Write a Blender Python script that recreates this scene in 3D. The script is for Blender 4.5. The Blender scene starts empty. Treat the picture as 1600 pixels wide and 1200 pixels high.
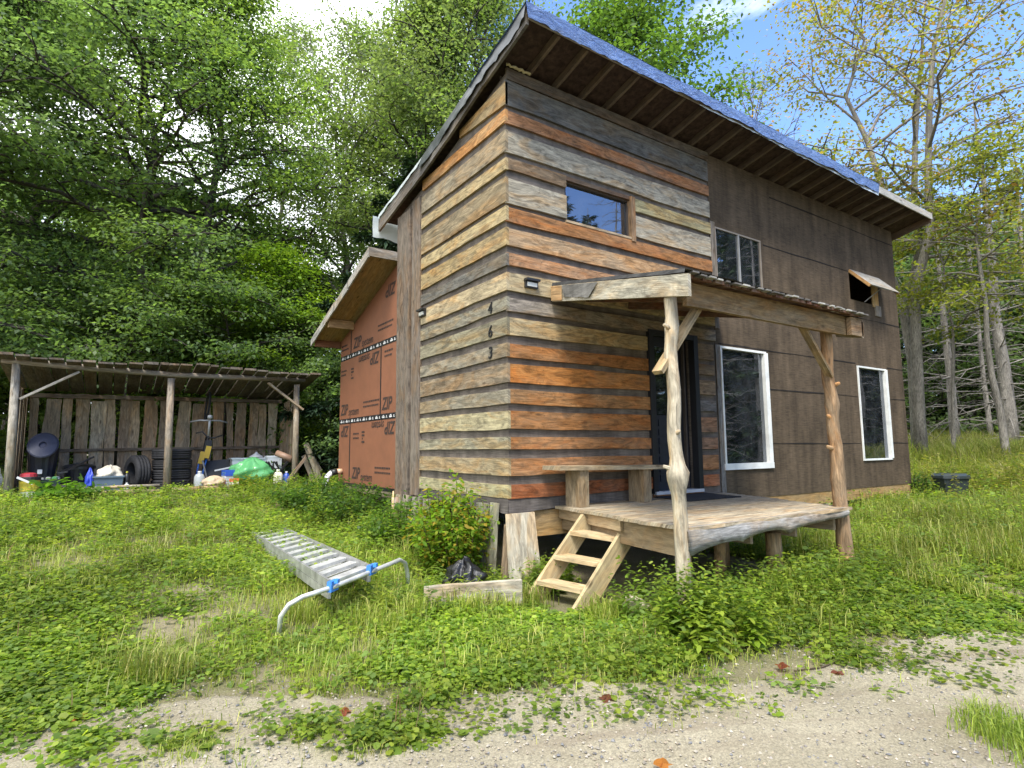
import bpy, math, random
import numpy as np
from mathutils import Vector, Matrix
random.seed(7)
SC = bpy.context.scene
COL = SC.collection
V = Vector
PI = math.pi

# ------------------------------------------------------------------ camera
CAM = V((-3.4743, -5.1919, 0.5337))
RM = ((0.8282, -0.0524, -0.558), (-0.5604, -0.0943, -0.8229), (-0.0095, 0.9942, -0.1074))
cd = bpy.data.cameras.new('camera')
cam = bpy.data.objects.new('camera', cd)
COL.objects.link(cam)
M = Matrix(RM).to_4x4()
M.translation = CAM
cam.matrix_world = M
cd.sensor_width = 36.0
cd.lens = 916.3 / 1600 * 36.0
cd.clip_start = 0.05
cd.clip_end = 2000
SC.camera = cam
SC.render.resolution_x = 1024
SC.render.resolution_y = 768

# ------------------------------------------------------------------ world
SUN_DIR = V((-0.50, -0.62, 1.30)).normalized()
world = bpy.data.worlds.new('World')
SC.world = world
world.use_nodes = True
nt = world.node_tree
nt.nodes.clear()
def N(t, tree=None, **kw):
    n = (tree or nt).nodes.new(t)
    for k, v in kw.items():
        setattr(n, k, v)
    return n
out = N('ShaderNodeOutputWorld')
bg = N('ShaderNodeBackground')
bg.inputs['Strength'].default_value = 0.118
sky = N('ShaderNodeTexSky', sky_type='NISHITA')
sky.sun_disc = False
sky.sun_elevation = math.asin(SUN_DIR.z)
sky.sun_rotation = math.atan2(SUN_DIR.x, SUN_DIR.y)
sky.air_density = 1.3
sky.dust_density = 0.4
sky.ozone_density = 2.0
tc = N('ShaderNodeTexCoord')
mp = N('ShaderNodeMapping')
mp.inputs['Scale'].default_value = (1.0, 1.0, 2.2)
mp.inputs['Location'].default_value = (0.35, 0.1, 0.0)
nz = N('ShaderNodeTexNoise')
nz.inputs['Scale'].default_value = 2.6
nz.inputs['Detail'].default_value = 9
nz.inputs['Roughness'].default_value = 0.58
nz.inputs['Distortion'].default_value = 0.35
dot = N('ShaderNodeVectorMath', operation='DOT_PRODUCT')
dot.inputs[1].default_value = (-0.90, 0.40, 0.0)      # the clouds thicken to the west
ma = N('ShaderNodeMath', operation='MULTIPLY_ADD')
ma.inputs[1].default_value = 0.30
rp = N('ShaderNodeValToRGB')
rp.color_ramp.elements[0].position = 0.41
rp.color_ramp.elements[1].position = 0.60
mix = N('ShaderNodeMix', data_type='RGBA')
mix.inputs[7].default_value = (10.5, 10.8, 11.2, 1)
tint = N('ShaderNodeMix', data_type='RGBA', blend_type='MULTIPLY')
tint.inputs[0].default_value = 1.0
tint.inputs[7].default_value = (1.0, 1.15, 1.5, 1)
L = nt.links.new
L(tc.outputs['Generated'], mp.inputs['Vector'])
L(mp.outputs[0], nz.inputs['Vector'])
L(tc.outputs['Generated'], dot.inputs[0])
L(dot.outputs['Value'], ma.inputs[0])
L(nz.outputs['Fac'], ma.inputs[2])
L(ma.outputs[0], rp.inputs[0])
L(rp.outputs[0], mix.inputs[0])
L(sky.outputs[0], tint.inputs[6])
L(tint.outputs[2], mix.inputs[6])
L(mix.outputs[2], bg.inputs['Color'])
L(bg.outputs[0], out.inputs[0])

# ------------------------------------------------------------------ sun
sd = bpy.data.lights.new('sun', 'SUN')
sd.energy = 2.9
sd.angle = math.radians(17)
sd.color = (1.0, 0.95, 0.86)
sun = bpy.data.objects.new('sun', sd)
COL.objects.link(sun)
sun.rotation_euler = SUN_DIR.to_track_quat('Z', 'Y').to_euler()
sun.location = (0, 0, 30)

# ------------------------------------------------------------------ exposure
SC.view_settings.view_transform = 'Standard'
SC.view_settings.look = 'None'
SC.view_settings.exposure = 1.12
SC.view_settings.gamma = 1
SC.render.engine = 'CYCLES'
SC.cycles.max_bounces = 6
SC.cycles.transparent_max_bounces = 6
SC.cycles.caustics_reflective = False
SC.cycles.caustics_refractive = False

# ------------------------------------------------------------------ materials
MATS = {}
def mat(name):
    m = bpy.data.materials.new(name)
    m.use_nodes = True
    t = m.node_tree
    t.nodes.clear()
    o = N('ShaderNodeOutputMaterial', t)
    p = N('ShaderNodeBsdfPrincipled', t)
    t.links.new(p.outputs[0], o.inputs[0])
    MATS[name] = m
    return m, t, p, o
def attr(t):
    a = N('ShaderNodeAttribute', t)
    a.attribute_name = 'Col'
    return a
def noise(t, vec, scale, detail=4, rough=0.55, dist=0.0):
    n = N('ShaderNodeTexNoise', t)
    n.inputs['Scale'].default_value = scale
    n.inputs['Detail'].default_value = detail
    n.inputs['Roughness'].default_value = rough
    n.inputs['Distortion'].default_value = dist
    if vec is not None:
        t.links.new(vec, n.inputs['Vector'])
    return n
def mapr(t, val, a, b, c, d):
    n = N('ShaderNodeMapRange', t)
    for i, v in zip((1, 2, 3, 4), (a, b, c, d)):
        n.inputs[i].default_value = v
    t.links.new(val, n.inputs[0])
    return n
def mapping(t, vec, scale):
    n = N('ShaderNodeMapping', t)
    n.inputs['Scale'].default_value = scale
    t.links.new(vec, n.inputs['Vector'])
    return n
def mixc(t, fac, a, b, mode='MIX'):
    n = N('ShaderNodeMix', t, data_type='RGBA', blend_type=mode)
    for sock, v in ((n.inputs[0], fac), (n.inputs[6], a), (n.inputs[7], b)):
        if isinstance(v, (int, float)):
            sock.default_value = v
        elif isinstance(v, tuple):
            sock.default_value = v
        else:
            t.links.new(v, sock)
    return n
def bump(t, p, h, s, d=0.02):
    b = N('ShaderNodeBump', t)
    b.inputs['Strength'].default_value = s
    b.inputs['Distance'].default_value = d
    t.links.new(h, b.inputs['Height'])
    t.links.new(b.outputs[0], p.inputs['Normal'])

def wood(name, weather=0.3, grain=0.5, rough=0.85, blot=0.5):
    """sawn or round wood: grain runs along U (metres)"""
    m, t, p, o = mat(name)
    uv = N('ShaderNodeUVMap', t)
    a = attr(t)
    g1 = noise(t, mapping(t, uv.outputs[0], (1.5, 24, 1)).outputs[0], 1.6, 8, 0.66, 1.3)
    g2 = noise(t, mapping(t, uv.outputs[0], (5.0, 110, 1)).outputs[0], 1.0, 5, 0.65, 0.4)
    bl = noise(t, mapping(t, uv.outputs[0], (2.0, 6.5, 1)).outputs[0], 1.5, 7, 0.68, 1.8)
    ad = N('ShaderNodeMath', t, operation='MULTIPLY_ADD')
    t.links.new(g2.outputs['Fac'], ad.inputs[0]); ad.inputs[1].default_value = 0.5
    t.links.new(g1.outputs['Fac'], ad.inputs[2])
    gr = mapr(t, ad.outputs[0], 0.45, 1.05, 1 - grain, 1 + grain * 0.75)
    c1 = mixc(t, 1.0, a.outputs['Color'], gr.outputs[0], 'MULTIPLY')
    blr = mapr(t, bl.outputs['Fac'], 0.36, 0.64, 1 - blot, 1 + blot * 0.55)
    c2 = mixc(t, 1.0, c1.outputs[2], blr.outputs[0], 'MULTIPLY')
    hn = noise(t, mapping(t, uv.outputs[0], (0.8, 2.6, 1)).outputs[0], 1.7, 5, 0.65, 1.0)
    hr = mapr(t, hn.outputs['Fac'], 0.47, 0.62, 0, blot * 1.2)
    warm = mixc(t, 1.0, c2.outputs[2], (1.12, 0.80, 0.47, 1), 'MULTIPLY')
    c2 = mixc(t, hr.outputs[0], c2.outputs[2], warm.outputs[2])
    # grey weathering with its own patches
    wn = noise(t, mapping(t, uv.outputs[0], (0.9, 3.2, 1)).outputs[0], 1.2, 5, 0.7, 0.6)
    wr = mapr(t, wn.outputs['Fac'], 0.45, 0.72, 0, weather)
    gcol = mixc(t, 1.0, (0.255, 0.225, 0.17, 1), gr.outputs[0], 'MULTIPLY')
    c3 = mixc(t, wr.outputs[0], c2.outputs[2], gcol.outputs[2])
    # knots
    vo = N('ShaderNodeTexVoronoi', t)
    vo.inputs['Scale'].default_value = 1.0
    t.links.new(mapping(t, uv.outputs[0], (2.6, 8.0, 1)).outputs[0], vo.inputs['Vector'])
    kn = mapr(t, vo.outputs['Distance'], 0.05, 0.16, 0.75, 0)
    c4 = mixc(t, kn.outputs[0], c3.outputs[2], (0.06, 0.038, 0.02, 1))
    t.links.new(c4.outputs[2], p.inputs['Base Color'])
    p.inputs['Roughness'].default_value = rough
    p.inputs['Specular IOR Level'].default_value = 0.25
    bump(t, p, ad.outputs[0], 0.5, 0.012)
    return m
wood('siding_wood', 0.34, 0.5, 0.8, 0.52)
wood('old_wood', 0.55, 0.6, 0.9, 0.45)
wood('lumber', 0.28, 0.4, 0.8, 0.3)
wood('bare_log', 0.4, 0.5, 0.85, 0.5)

def bark(name):
    m, t, p, o = mat(name)
    uv = N('ShaderNodeUVMap', t)
    a = attr(t)
    n1 = noise(t, mapping(t, uv.outputs[0], (3, 9, 1)).outputs[0], 3.0, 8, 0.7, 0.6)
    r = mapr(t, n1.outputs['Fac'], 0.33, 0.68, 0.35, 1.5)
    n2 = noise(t, mapping(t, uv.outputs[0], (0.7, 1.5, 1)).outputs[0], 1.6, 4)
    r2 = mapr(t, n2.outputs['Fac'], 0.35, 0.65, 0.65, 1.3)
    c = mixc(t, 1.0, a.outputs['Color'], r.outputs[0], 'MULTIPLY')
    c = mixc(t, 1.0, c.outputs[2], r2.outputs[0], 'MULTIPLY')
    t.links.new(c.outputs[2], p.inputs['Base Color'])
    p.inputs['Roughness'].default_value = 0.95
    p.inputs['Specular IOR Level'].default_value = 0.15
    bump(t, p, n1.outputs['Fac'], 0.8, 0.03)
    return m
bark('bark')

def leafmat(name, trans=0.35, rough=0.5, tr=(1.5, 1.7, 0.7)):
    m, t, p, o = mat(name)
    a = attr(t)
    t.links.new(a.outputs['Color'], p.inputs['Base Color'])
    p.inputs['Roughness'].default_value = rough
    p.inputs['Specular IOR Level'].default_value = 0.3
    tl = N('ShaderNodeBsdfTranslucent', t)
    c = mixc(t, 1.0, a.outputs['Color'], (tr[0], tr[1], tr[2], 1), 'MULTIPLY')
    t.links.new(c.outputs[2], tl.inputs['Color'])
    ms = N('ShaderNodeMixShader', t)
    ms.inputs[0].default_value = trans
    t.links.new(p.outputs[0], ms.inputs[1])
    t.links.new(tl.outputs[0], ms.inputs[2])
    t.links.new(ms.outputs[0], o.inputs[0])
leafmat('leaf', 0.58, 0.45, (1.6, 1.65, 0.9))
leafmat('needle', 0.1, 0.6)
leafmat('blade', 0.35, 0.45)

def plain(name, col, rough=0.6, metal=0.0, var=0.25, scale=6, bmp=0.0, spec=0.4, vc=False, detail=5):
    m, t, p, o = mat(name)
    tcn = N('ShaderNodeTexCoord', t)
    n = noise(t, tcn.outputs['Object'], scale, detail, 0.6, 0.3)
    r = mapr(t, n.outputs['Fac'], 0.3, 0.7, 1 - var, 1 + var)
    src = attr(t).outputs['Color'] if vc else (col[0], col[1], col[2], 1)
    c = mixc(t, 1.0, src, r.outputs[0], 'MULTIPLY')
    t.links.new(c.outputs[2], p.inputs['Base Color'])
    p.inputs['Roughness'].default_value = rough
    p.inputs['Metallic'].default_value = metal
    p.inputs['Specular IOR Level'].default_value = spec
    if bmp:
        bump(t, p, n.outputs['Fac'], bmp, 0.02)
    return m
plain('painted', (1, 1, 1), 0.5, 0, 0.15, 5, 0.1, 0.4, True)
plain('plastic', (1, 1, 1), 0.38, 0, 0.12, 4, 0.05, 0.5, True)
plain('rubber', (0.022, 0.022, 0.024), 0.75, 0, 0.35, 14, 0.2, 0.3)
plain('aluminium', (0.36, 0.36, 0.35), 0.45, 0.6, 0.35, 9, 0.08, 0.5)
plain('bright_aluminium', (0.62, 0.62, 0.60), 0.4, 0.55, 0.25, 9, 0.08, 0.5)
plain('black_iron', (0.012, 0.012, 0.013), 0.45, 0.2, 0.2)
plain('ink', (0.035, 0.022, 0.018), 0.7, 0, 0.1)
plain('tape_black', (0.014, 0.014, 0.016), 0.4, 0, 0.2)
plain('white_print', (0.55, 0.55, 0.55), 0.5)
plain('stone', (0.34, 0.30, 0.23), 0.9, 0, 0.45, 9, 0.6, 0.3)
plain('bag_black', (0.012, 0.012, 0.013), 0.36, 0, 0.2, 14, 0.7, 0.5)
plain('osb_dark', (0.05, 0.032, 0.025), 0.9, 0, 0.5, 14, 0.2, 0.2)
plain('soffit_wood', (0.20, 0.12, 0.055), 0.85, 0, 0.35, 10, 0.2, 0.2)
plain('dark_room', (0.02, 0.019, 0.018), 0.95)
plain('foam', (0.42, 0.36, 0.2), 0.9, 0, 0.2, 30, 0.5)
plain('mat_rubber', (0.03, 0.03, 0.032), 0.9, 0, 0.3, 30, 0.4, 0.2)

# blue tarp : woven plastic
m, t, p, o = mat('blue_tarp')
tcn = N('ShaderNodeTexCoord', t)
n = noise(t, mapping(t, tcn.outputs['Object'], (1.0, 1.0, 2.2)).outputs[0], 6, 8, 0.7, 1.6)
r = N('ShaderNodeValToRGB', t)
r.color_ramp.elements[0].position = 0.3; r.color_ramp.elements[0].color = (0.035, 0.08, 0.24, 1)
r.color_ramp.elements[1].position = 0.7; r.color_ramp.elements[1].color = (0.15, 0.26, 0.52, 1)
t.links.new(n.outputs['Fac'], r.inputs[0]); t.links.new(r.outputs[0], p.inputs['Base Color'])
p.inputs['Roughness'].default_value = 0.36
bump(t, p, n.outputs['Fac'], 0.9, 0.09)

# tar paper: brown black, coarse weave and run-off streaks
def tar(name, col, weave=0.36):
    m, t, p, o = mat(name)
    tcn = N('ShaderNodeTexCoord', t)
    a = attr(t)
    w1 = noise(t, mapping(t, tcn.outputs['Object'], (6, 6, 70)).outputs[0], 1.0, 6, 0.65, 0.4)
    w2 = noise(t, mapping(t, tcn.outputs['Object'], (5, 5, 0.7)).outputs[0], 1.0, 4, 0.6, 0.1)
    w3 = noise(t, tcn.outputs['Object'], 2.2, 6, 0.65, 0.5)
    r1 = mapr(t, w1.outputs['Fac'], 0.3, 0.7, 1 - weave, 1 + weave)
    r2 = mapr(t, w2.outputs['Fac'], 0.35, 0.7, 0.78, 1.42)
    r3 = mapr(t, w3.outputs['Fac'], 0.35, 0.65, 0.82, 1.18)
    c = mixc(t, 1.0, a.outputs['Color'], r1.outputs[0], 'MULTIPLY')
    c = mixc(t, 1.0, c.outputs[2], r2.outputs[0], 'MULTIPLY')
    c = mixc(t, 1.0, c.outputs[2], r3.outputs[0], 'MULTIPLY')
    t.links.new(c.outputs[2], p.inputs['Base Color'])
    p.inputs['Roughness'].default_value = 0.9
    p.inputs['Specular IOR Level'].default_value = 0.2
    bump(t, p, w1.outputs['Fac'], 0.35, 0.006)
tar('tar_paper', None)

# orange coated sheathing panel
m, t, p, o = mat('orange_panel')
tcn = N('ShaderNodeTexCoord', t)
n = noise(t, tcn.outputs['Object'], 3, 8, 0.7, 0.4)
n2 = noise(t, mapping(t, tcn.outputs['Object'], (40, 40, 40)).outputs[0], 1, 3, 0.6)
r = mapr(t, n.outputs['Fac'], 0.3, 0.7, 0.84, 1.14)
c = mixc(t, 1.0, (0.20, 0.078, 0.038, 1), r.outputs[0], 'MULTIPLY')
t.links.new(c.outputs[2], p.inputs['Base Color'])
p.inputs['Roughness'].default_value = 0.6
bump(t, p, n2.outputs['Fac'], 0.15, 0.004)

# window glass : see-through with mirror reflection by angle
m, t, p, o = mat('window_glass')
gl = N('ShaderNodeBsdfGlossy', t); gl.inputs['Roughness'].default_value = 0.015
gl.inputs['Color'].default_value = (0.85, 0.9, 1, 1)
tr = N('ShaderNodeBsdfTransparent', t); tr.inputs['Color'].default_value = (0.62, 0.66, 0.66, 1)
fr = N('ShaderNodeFresnel', t); fr.inputs['IOR'].default_value = 2.8
ms = N('ShaderNodeMixShader', t)
t.links.new(fr.outputs[0], ms.inputs[0]); t.links.new(tr.outputs[0], ms.inputs[1]); t.links.new(gl.outputs[0], ms.inputs[2])
tcn = N('ShaderNodeTexCoord', t)
n = noise(t, tcn.outputs['Object'], 1.6, 2)
b = N('ShaderNodeBump', t); b.inputs['Strength'].default_value = 0.02; b.inputs['Distance'].default_value = 0.02
t.links.new(n.outputs['Fac'], b.inputs['Height']); t.links.new(b.outputs[0], gl.inputs['Normal'])
# dust film on the panes, its grey-blue added to lighten the reflections
df = N('ShaderNodeBsdfDiffuse', t); df.inputs['Color'].default_value = (0.5, 0.56, 0.62, 1)
dm = N('ShaderNodeMixShader', t)
dn_ = noise(t, tcn.outputs['Object'], 4, 5, 0.6)
dr = mapr(t, dn_.outputs['Fac'], 0.35, 0.7, 0.008, 0.05)
t.links.new(dr.outputs[0], dm.inputs[0]); t.links.new(ms.outputs[0], dm.inputs[1]); t.links.new(df.outputs[0], dm.inputs[2])
t.links.new(dm.outputs[0], o.inputs[0])

# translucent green plastic bag / cloudy tub
def film(name, col, a):
    m, t, p, o = mat(name)
    p.inputs['Base Color'].default_value = (*col, 1)
    p.inputs['Roughness'].default_value = 0.25
    tl = N('ShaderNodeBsdfTranslucent', t); tl.inputs['Color'].default_value = (*col, 1)
    ms = N('ShaderNodeMixShader', t); ms.inputs[0].default_value = a
    t.links.new(p.outputs[0], ms.inputs[1]); t.links.new(tl.outputs[0], ms.inputs[2])
    t.links.new(ms.outputs[0], o.inputs[0])
film('green_film', (0.16, 0.50, 0.20), 0.4)
film('white_film', (0.62, 0.68, 0.68), 0.3)
film('clear_tub', (0.55, 0.58, 0.58), 0.4)

# ground: earth and gravel in patches
def groundmat(name, road):
    m, t, p, o = mat(name)
    tcn = N('ShaderNodeTexCoord', t)
    ob = tcn.outputs['Object']
    big = noise(t, ob, 0.9, 5, 0.6, 0.4)
    fine = noise(t, ob, 60, 8, 0.78, 0.1)
    speck = N('ShaderNodeTexVoronoi', t); speck.inputs['Scale'].default_value = 130
    t.links.new(ob, speck.inputs['Vector'])
    r = N('ShaderNodeValToRGB', t)
    if road:
        r.color_ramp.elements[0].color = (0.20, 0.175, 0.118, 1); r.color_ramp.elements[1].color = (0.305, 0.272, 0.195, 1)
    else:
        r.color_ramp.elements[0].color = (0.10, 0.10, 0.04, 1); r.color_ramp.elements[1].color = (0.24, 0.205, 0.13, 1)
    r.color_ramp.elements[0].position = 0.34; r.color_ramp.elements[1].position = 0.66
    t.links.new(big.outputs['Fac'], r.inputs[0])
    fr = mapr(t, fine.outputs['Fac'], 0.28, 0.72, 0.68, 1.32)
    c = mixc(t, 1.0, r.outputs[0], fr.outputs[0], 'MULTIPLY')
    sp = N('ShaderNodeSeparateColor', t)
    t.links.new(speck.outputs['Color'], sp.inputs[0])
    sr = mapr(t, sp.outputs[0], 0.0, 1.0, 0.78, 1.2)
    c = mixc(t, 1.0, c.outputs[2], sr.outputs[0], 'MULTIPLY')
    # damp wheel-track blotches
    mr = mapping(t, ob, (1, 1, 1)); mr.inputs['Rotation'].default_value = (0, 0, 0.417)
    wet = noise(t, mapping(t, mr.outputs[0], (0.35, 2.4, 1)).outputs[0], 1.4, 6, 0.65, 0.8)
    wr = mapr(t, wet.outputs['Fac'], 0.48, 0.66, 0, 0.6)
    c = mixc(t, wr.outputs[0], c.outputs[2], (0.17, 0.135, 0.095, 1))
    t.links.new(c.outputs[2], p.inputs['Base Color'])
    p.inputs['Roughness'].default_value = 0.95
    p.inputs['Specular IOR Level'].default_value = 0.2
    hb = N('ShaderNodeMath', t, operation='ADD')
    t.links.new(fine.outputs['Fac'], hb.inputs[0]); t.links.new(sp.outputs[0], hb.inputs[1])
    bump(t, p, hb.outputs[0], 0.55, 0.012)
groundmat('earth', False)
groundmat('gravel_road', True)

# ------------------------------------------------------------------ mesh builder
class MB:
    def __init__(s):
        s.v = []; s.f = []; s.c = []; s.uv = []
    def add(s, vs, fs, col=(1, 1, 1), uvs=None):
        b = len(s.v)
        s.v += [tuple(x) for x in vs]
        for i, f in enumerate(fs):
            s.f.append(tuple(b + k for k in f))
            s.c.append(col if not isinstance(col, list) else col[i])
            s.uv.append([uvs[k] for k in f] if uvs else [(0, 0)] * len(f))
        return s
    def box(s, lo, hi, col=(1, 1, 1)):
        lo = V(lo); hi = V(hi)
        d = hi - lo
        ax = max(range(3), key=lambda i: d[i])
        L_ = V((0, 0, 0)); L_[ax] = 1
        oth = [i for i in range(3) if i != ax]
        W = V((0, 0, 0)); W[oth[0]] = 1
        T = V((0, 0, 0)); T[oth[1]] = 1
        return s.plank(lo, L_, W, T, d[ax], d[oth[0]], d[oth[1]], col, 1, 0)
    def plank(s, o, L_, W, T, ln, w, th, col=(1, 1, 1), n=1, wav=0.0, wav2=None, taper=1.0, sag=0.0, uvseed=None):
        """board: length L_, width W, thickness T from corner o; long edges waver by wav"""
        o = V(o); L_ = V(L_); W = V(W); T = V(T)
        if wav2 is None: wav2 = wav
        ru = random.random() * 40; rv = random.random() * 40
        def wv(k):
            ph = [random.random() * 6.28 for _ in range(3)]; fr = [random.uniform(1.2, 3) , random.uniform(3, 6), random.uniform(7, 12)]
            return lambda x: k * (0.55 * math.sin(fr[0] * x + ph[0]) + 0.3 * math.sin(fr[1] * x + ph[1]) + 0.15 * math.sin(fr[2] * x + ph[2]))
        f1, f2 = wv(wav), wv(wav2)
        vs, uvs = [], []
        for i in range(n + 1):
            t_ = i / n
            x = ln * t_
            ww = w * (1 + (taper - 1) * t_)
            a = (w - ww) / 2 + f1(x)
            b_ = (w + ww) / 2 + f2(x)
            z = -sag * 4 * t_ * (1 - t_)
            for (q, h) in ((a, 0), (b_, 0), (b_, th), (a, th)):
                vs.append(o + L_ * x + W * q + T * h + V((0, 0, z)))
                uvs.append((ru + x, rv + q + h * 0.7))
        fs = []
        for i in range(n):
            k = 4 * i
            for a, b_ in ((0, 1), (1, 2), (2, 3), (3, 0)):
                fs.append((k + a, k + b_, k + 4 + b_, k + 4 + a))
        fs += [(3, 2, 1, 0), (4 * n, 4 * n + 1, 4 * n + 2, 4 * n + 3)]
        if L_.cross(W).dot(T) > 0:
            pass
        else:
            fs = [tuple(reversed(f)) for f in fs]
        return s.add(vs, fs, col, uvs)
    def beam(s, p0, p1, w, h, col=(1, 1, 1), up=(0, 0, 1), n=1, wav=0):
        p0 = V(p0); p1 = V(p1)
        d = p1 - p0; ln = d.length; d.normalize()
        side = d.cross(V(up)).normalized()
        u2 = side.cross(d).normalized()
        return s.plank(p0 - side * w / 2 - u2 * h / 2, d, side, u2, ln, w, h, col, n, wav)
    def tube(s, pts, rad, n=8, col=(1, 1, 1), cap=True, jit=0.0):
        pts = [V(p) for p in pts]
        if not isinstance(rad, (list, tuple)): rad = [rad] * len(pts)
        ru = random.random() * 40; rv = random.random() * 40
        vs, uvs = [], []
        x = 0
        ref = None
        for i, p in enumerate(pts):
            d = (pts[min(i + 1, len(pts) - 1)] - pts[max(i - 1, 0)])
            if d.length < 1e-6: d = V((0, 0, 1))
            d.normalize()
            if ref is None:
                ref = V((1, 0, 0)) if abs(d.x) < 0.8 else V((0, 1, 0))
            a = (ref - d * ref.dot(d)).normalized(); ref = a
            b_ = d.cross(a)
            if i: x += (pts[i] - pts[i - 1]).length
            for k in range(n):
                an = 2 * PI * k / n
                r_ = rad[i] * (1 + (random.uniform(-jit, jit) if jit else 0))
                vs.append(p + a * math.cos(an) * r_ + b_ * math.sin(an) * r_)
                uvs.append((ru + x, rv + k / n * max(0.12, 6.28 * rad[0])))
        fs = []
        for i in range(len(pts) - 1):
            for k in range(n):
                k2 = (k + 1) % n
                fs.append((i * n + k, i * n + k2, (i + 1) * n + k2, (i + 1) * n + k))
        if cap:
            fs.append(tuple(range(n - 1, -1, -1)))
            fs.append(tuple(range((len(pts) - 1) * n, len(pts) * n)))
        return s.add(vs, fs, col, uvs)
    def lathe(s, c, prof, n=20, col=(1, 1, 1), axis='z', cols=None):
        c = V(c)
        vs, uvs = [], []
        for (r_, h) in prof:
            for k in range(n):
                an = 2 * PI * k / n
                a, b_ = r_ * math.cos(an), r_ * math.sin(an)
                vs.append(c + (V((a, b_, h)) if axis == 'z' else V((a, h, b_)) if axis == 'y' else V((h, a, b_))))
                uvs.append((h, k / n))
        fs = []; cl = []
        for i in range(len(prof) - 1):
            for k in range(n):
                k2 = (k + 1) % n
                f = (i * n + k, i * n + k2, (i + 1) * n + k2, (i + 1) * n + k)
                fs.append(f if axis != 'y' else tuple(reversed(f)))
                cl.append(cols[i] if cols else col)
        f0 = tuple(range(n - 1, -1, -1)); f1 = tuple(range((len(prof) - 1) * n, len(prof) * n))
        fs += [f0, f1] if axis != 'y' else [tuple(reversed(f0)), tuple(reversed(f1))]
        cl += [cl[0], cl[-1]]
        return s.add(vs, fs, cl, uvs)
    def rot(s, ang, c, axis='Z'):
        R_ = Matrix.Rotation(ang, 3, axis); c = V(c)
        s.v = [tuple(R_ @ (V(q) - c) + c) for q in s.v]
        return s
    def build(s, name, material, parent=None, smooth=False, local=False):
        me = bpy.data.meshes.new(name)
        me.from_pydata(s.v, [], s.f)
        nl = len(me.loops)
        ca = me.color_attributes.new('Col', 'FLOAT_COLOR', 'CORNER')
        arr = np.ones((nl, 4), np.float32)
        uvl = me.uv_layers.new(name='UVMap')
        ua = np.zeros((nl, 2), np.float32)
        k = 0
        for f, c_, u in zip(s.f, s.c, s.uv):
            m_ = len(f)
            arr[k:k + m_, :3] = c_[:3]
            ua[k:k + m_] = u
            k += m_
        ca.data.foreach_set('color', arr.ravel())
        uvl.data.foreach_set('uv', ua.ravel())
        if smooth:
            me.polygons.foreach_set('use_smooth', np.ones(len(me.polygons), bool))
        me.materials.append(MATS[material])
        me.update()
        return link(name, me, parent, local)
def link(name, me, parent=None, local=False):
    o = bpy.data.objects.new(name, me)
    COL.objects.link(o)
    if parent is not None:
        o.parent = parent
        if not local:
            w = V((0, 0, 0)); q = parent
            while q is not None:
                w += q.location; q = q.parent
            o.location = -w
    return o
def tag(o, label=None, cat=None, group=None, kind=None):
    if label: o['label'] = label
    if cat: o['category'] = cat
    if group: o['group'] = group
    if kind: o['kind'] = kind
    return o
def empty(name, loc, label, cat, group=None):
    o = bpy.data.objects.new(name, None)
    o.empty_display_size = 0.2
    COL.objects.link(o)
    o.location = loc
    return tag(o, label, cat, group)
def copy_thing(r, loc, rz=0, label=None, sc=1.0):
    c = r.copy(); COL.objects.link(c)
    c.location = loc; c.rotation_euler = (0, 0, rz); c.scale = (sc, sc, sc)
    if label: c['label'] = label
    for ch in list(r.children):
        d = ch.copy(); COL.objects.link(d); d.parent = c
        for g in list(ch.children):
            e = g.copy(); COL.objects.link(e); e.parent = d
    return c

def npmesh(name, verts, nper, cols, material, parent=None, local=False, smooth=False):
    """verts (F*nper,3) laid out face by face; cols (F,3)"""
    F_ = len(verts) // nper
    me = bpy.data.meshes.new(name)
    me.vertices.add(F_ * nper); me.loops.add(F_ * nper); me.polygons.add(F_)
    me.vertices.foreach_set('co', np.ascontiguousarray(verts, np.float32).ravel())
    me.loops.foreach_set('vertex_index', np.arange(F_ * nper, dtype=np.int32))
    me.polygons.foreach_set('loop_start', np.arange(0, F_ * nper, nper, dtype=np.int32))
    me.polygons.foreach_set('loop_total', np.full(F_, nper, np.int32))
    ca = me.color_attributes.new('Col', 'FLOAT_COLOR', 'POINT')
    c4 = np.ones((F_ * nper, 4), np.float32)
    c4[:, :3] = np.repeat(cols, nper, axis=0)
    ca.data.foreach_set('color', c4.ravel())
    me.materials.append(MATS[material])
    me.update(); me.validate()
    return link(name, me, parent, local)

def unit(a):
    return a / np.maximum(np.linalg.norm(a, axis=1, keepdims=True), 1e-9)
def leaf_verts(P, D, Nn, Ln, Wd, shape='kite', fold=0.12):
    """P base, D direction, Nn rough normal; returns (F*n,3), n"""
    D = unit(D); S = unit(np.cross(D, Nn)); Nn = np.cross(S, D)
    Ln = Ln[:, None]; Wd = Wd[:, None]
    if shape == 'kite':
        vs = [P, P + D * Ln * .45 + S * Wd * .5 + Nn * Ln * fold * .5, P + D * Ln - Nn * Ln * fold, P + D * Ln * .45 - S * Wd * .5 + Nn * Ln * fold * .5]
    elif shape == 'hex':
        vs = [P, P + D * Ln * .28 + S * Wd * .42, P + D * Ln * .68 + S * Wd * .45 - Nn * Ln * fold * .4, P + D * Ln - Nn * Ln * fold,
              P + D * Ln * .68 - S * Wd * .45 - Nn * Ln * fold * .4, P + D * Ln * .28 - S * Wd * .42]
    a = np.stack(vs, 1)
    return a.reshape(-1, 3), len(vs)

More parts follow.
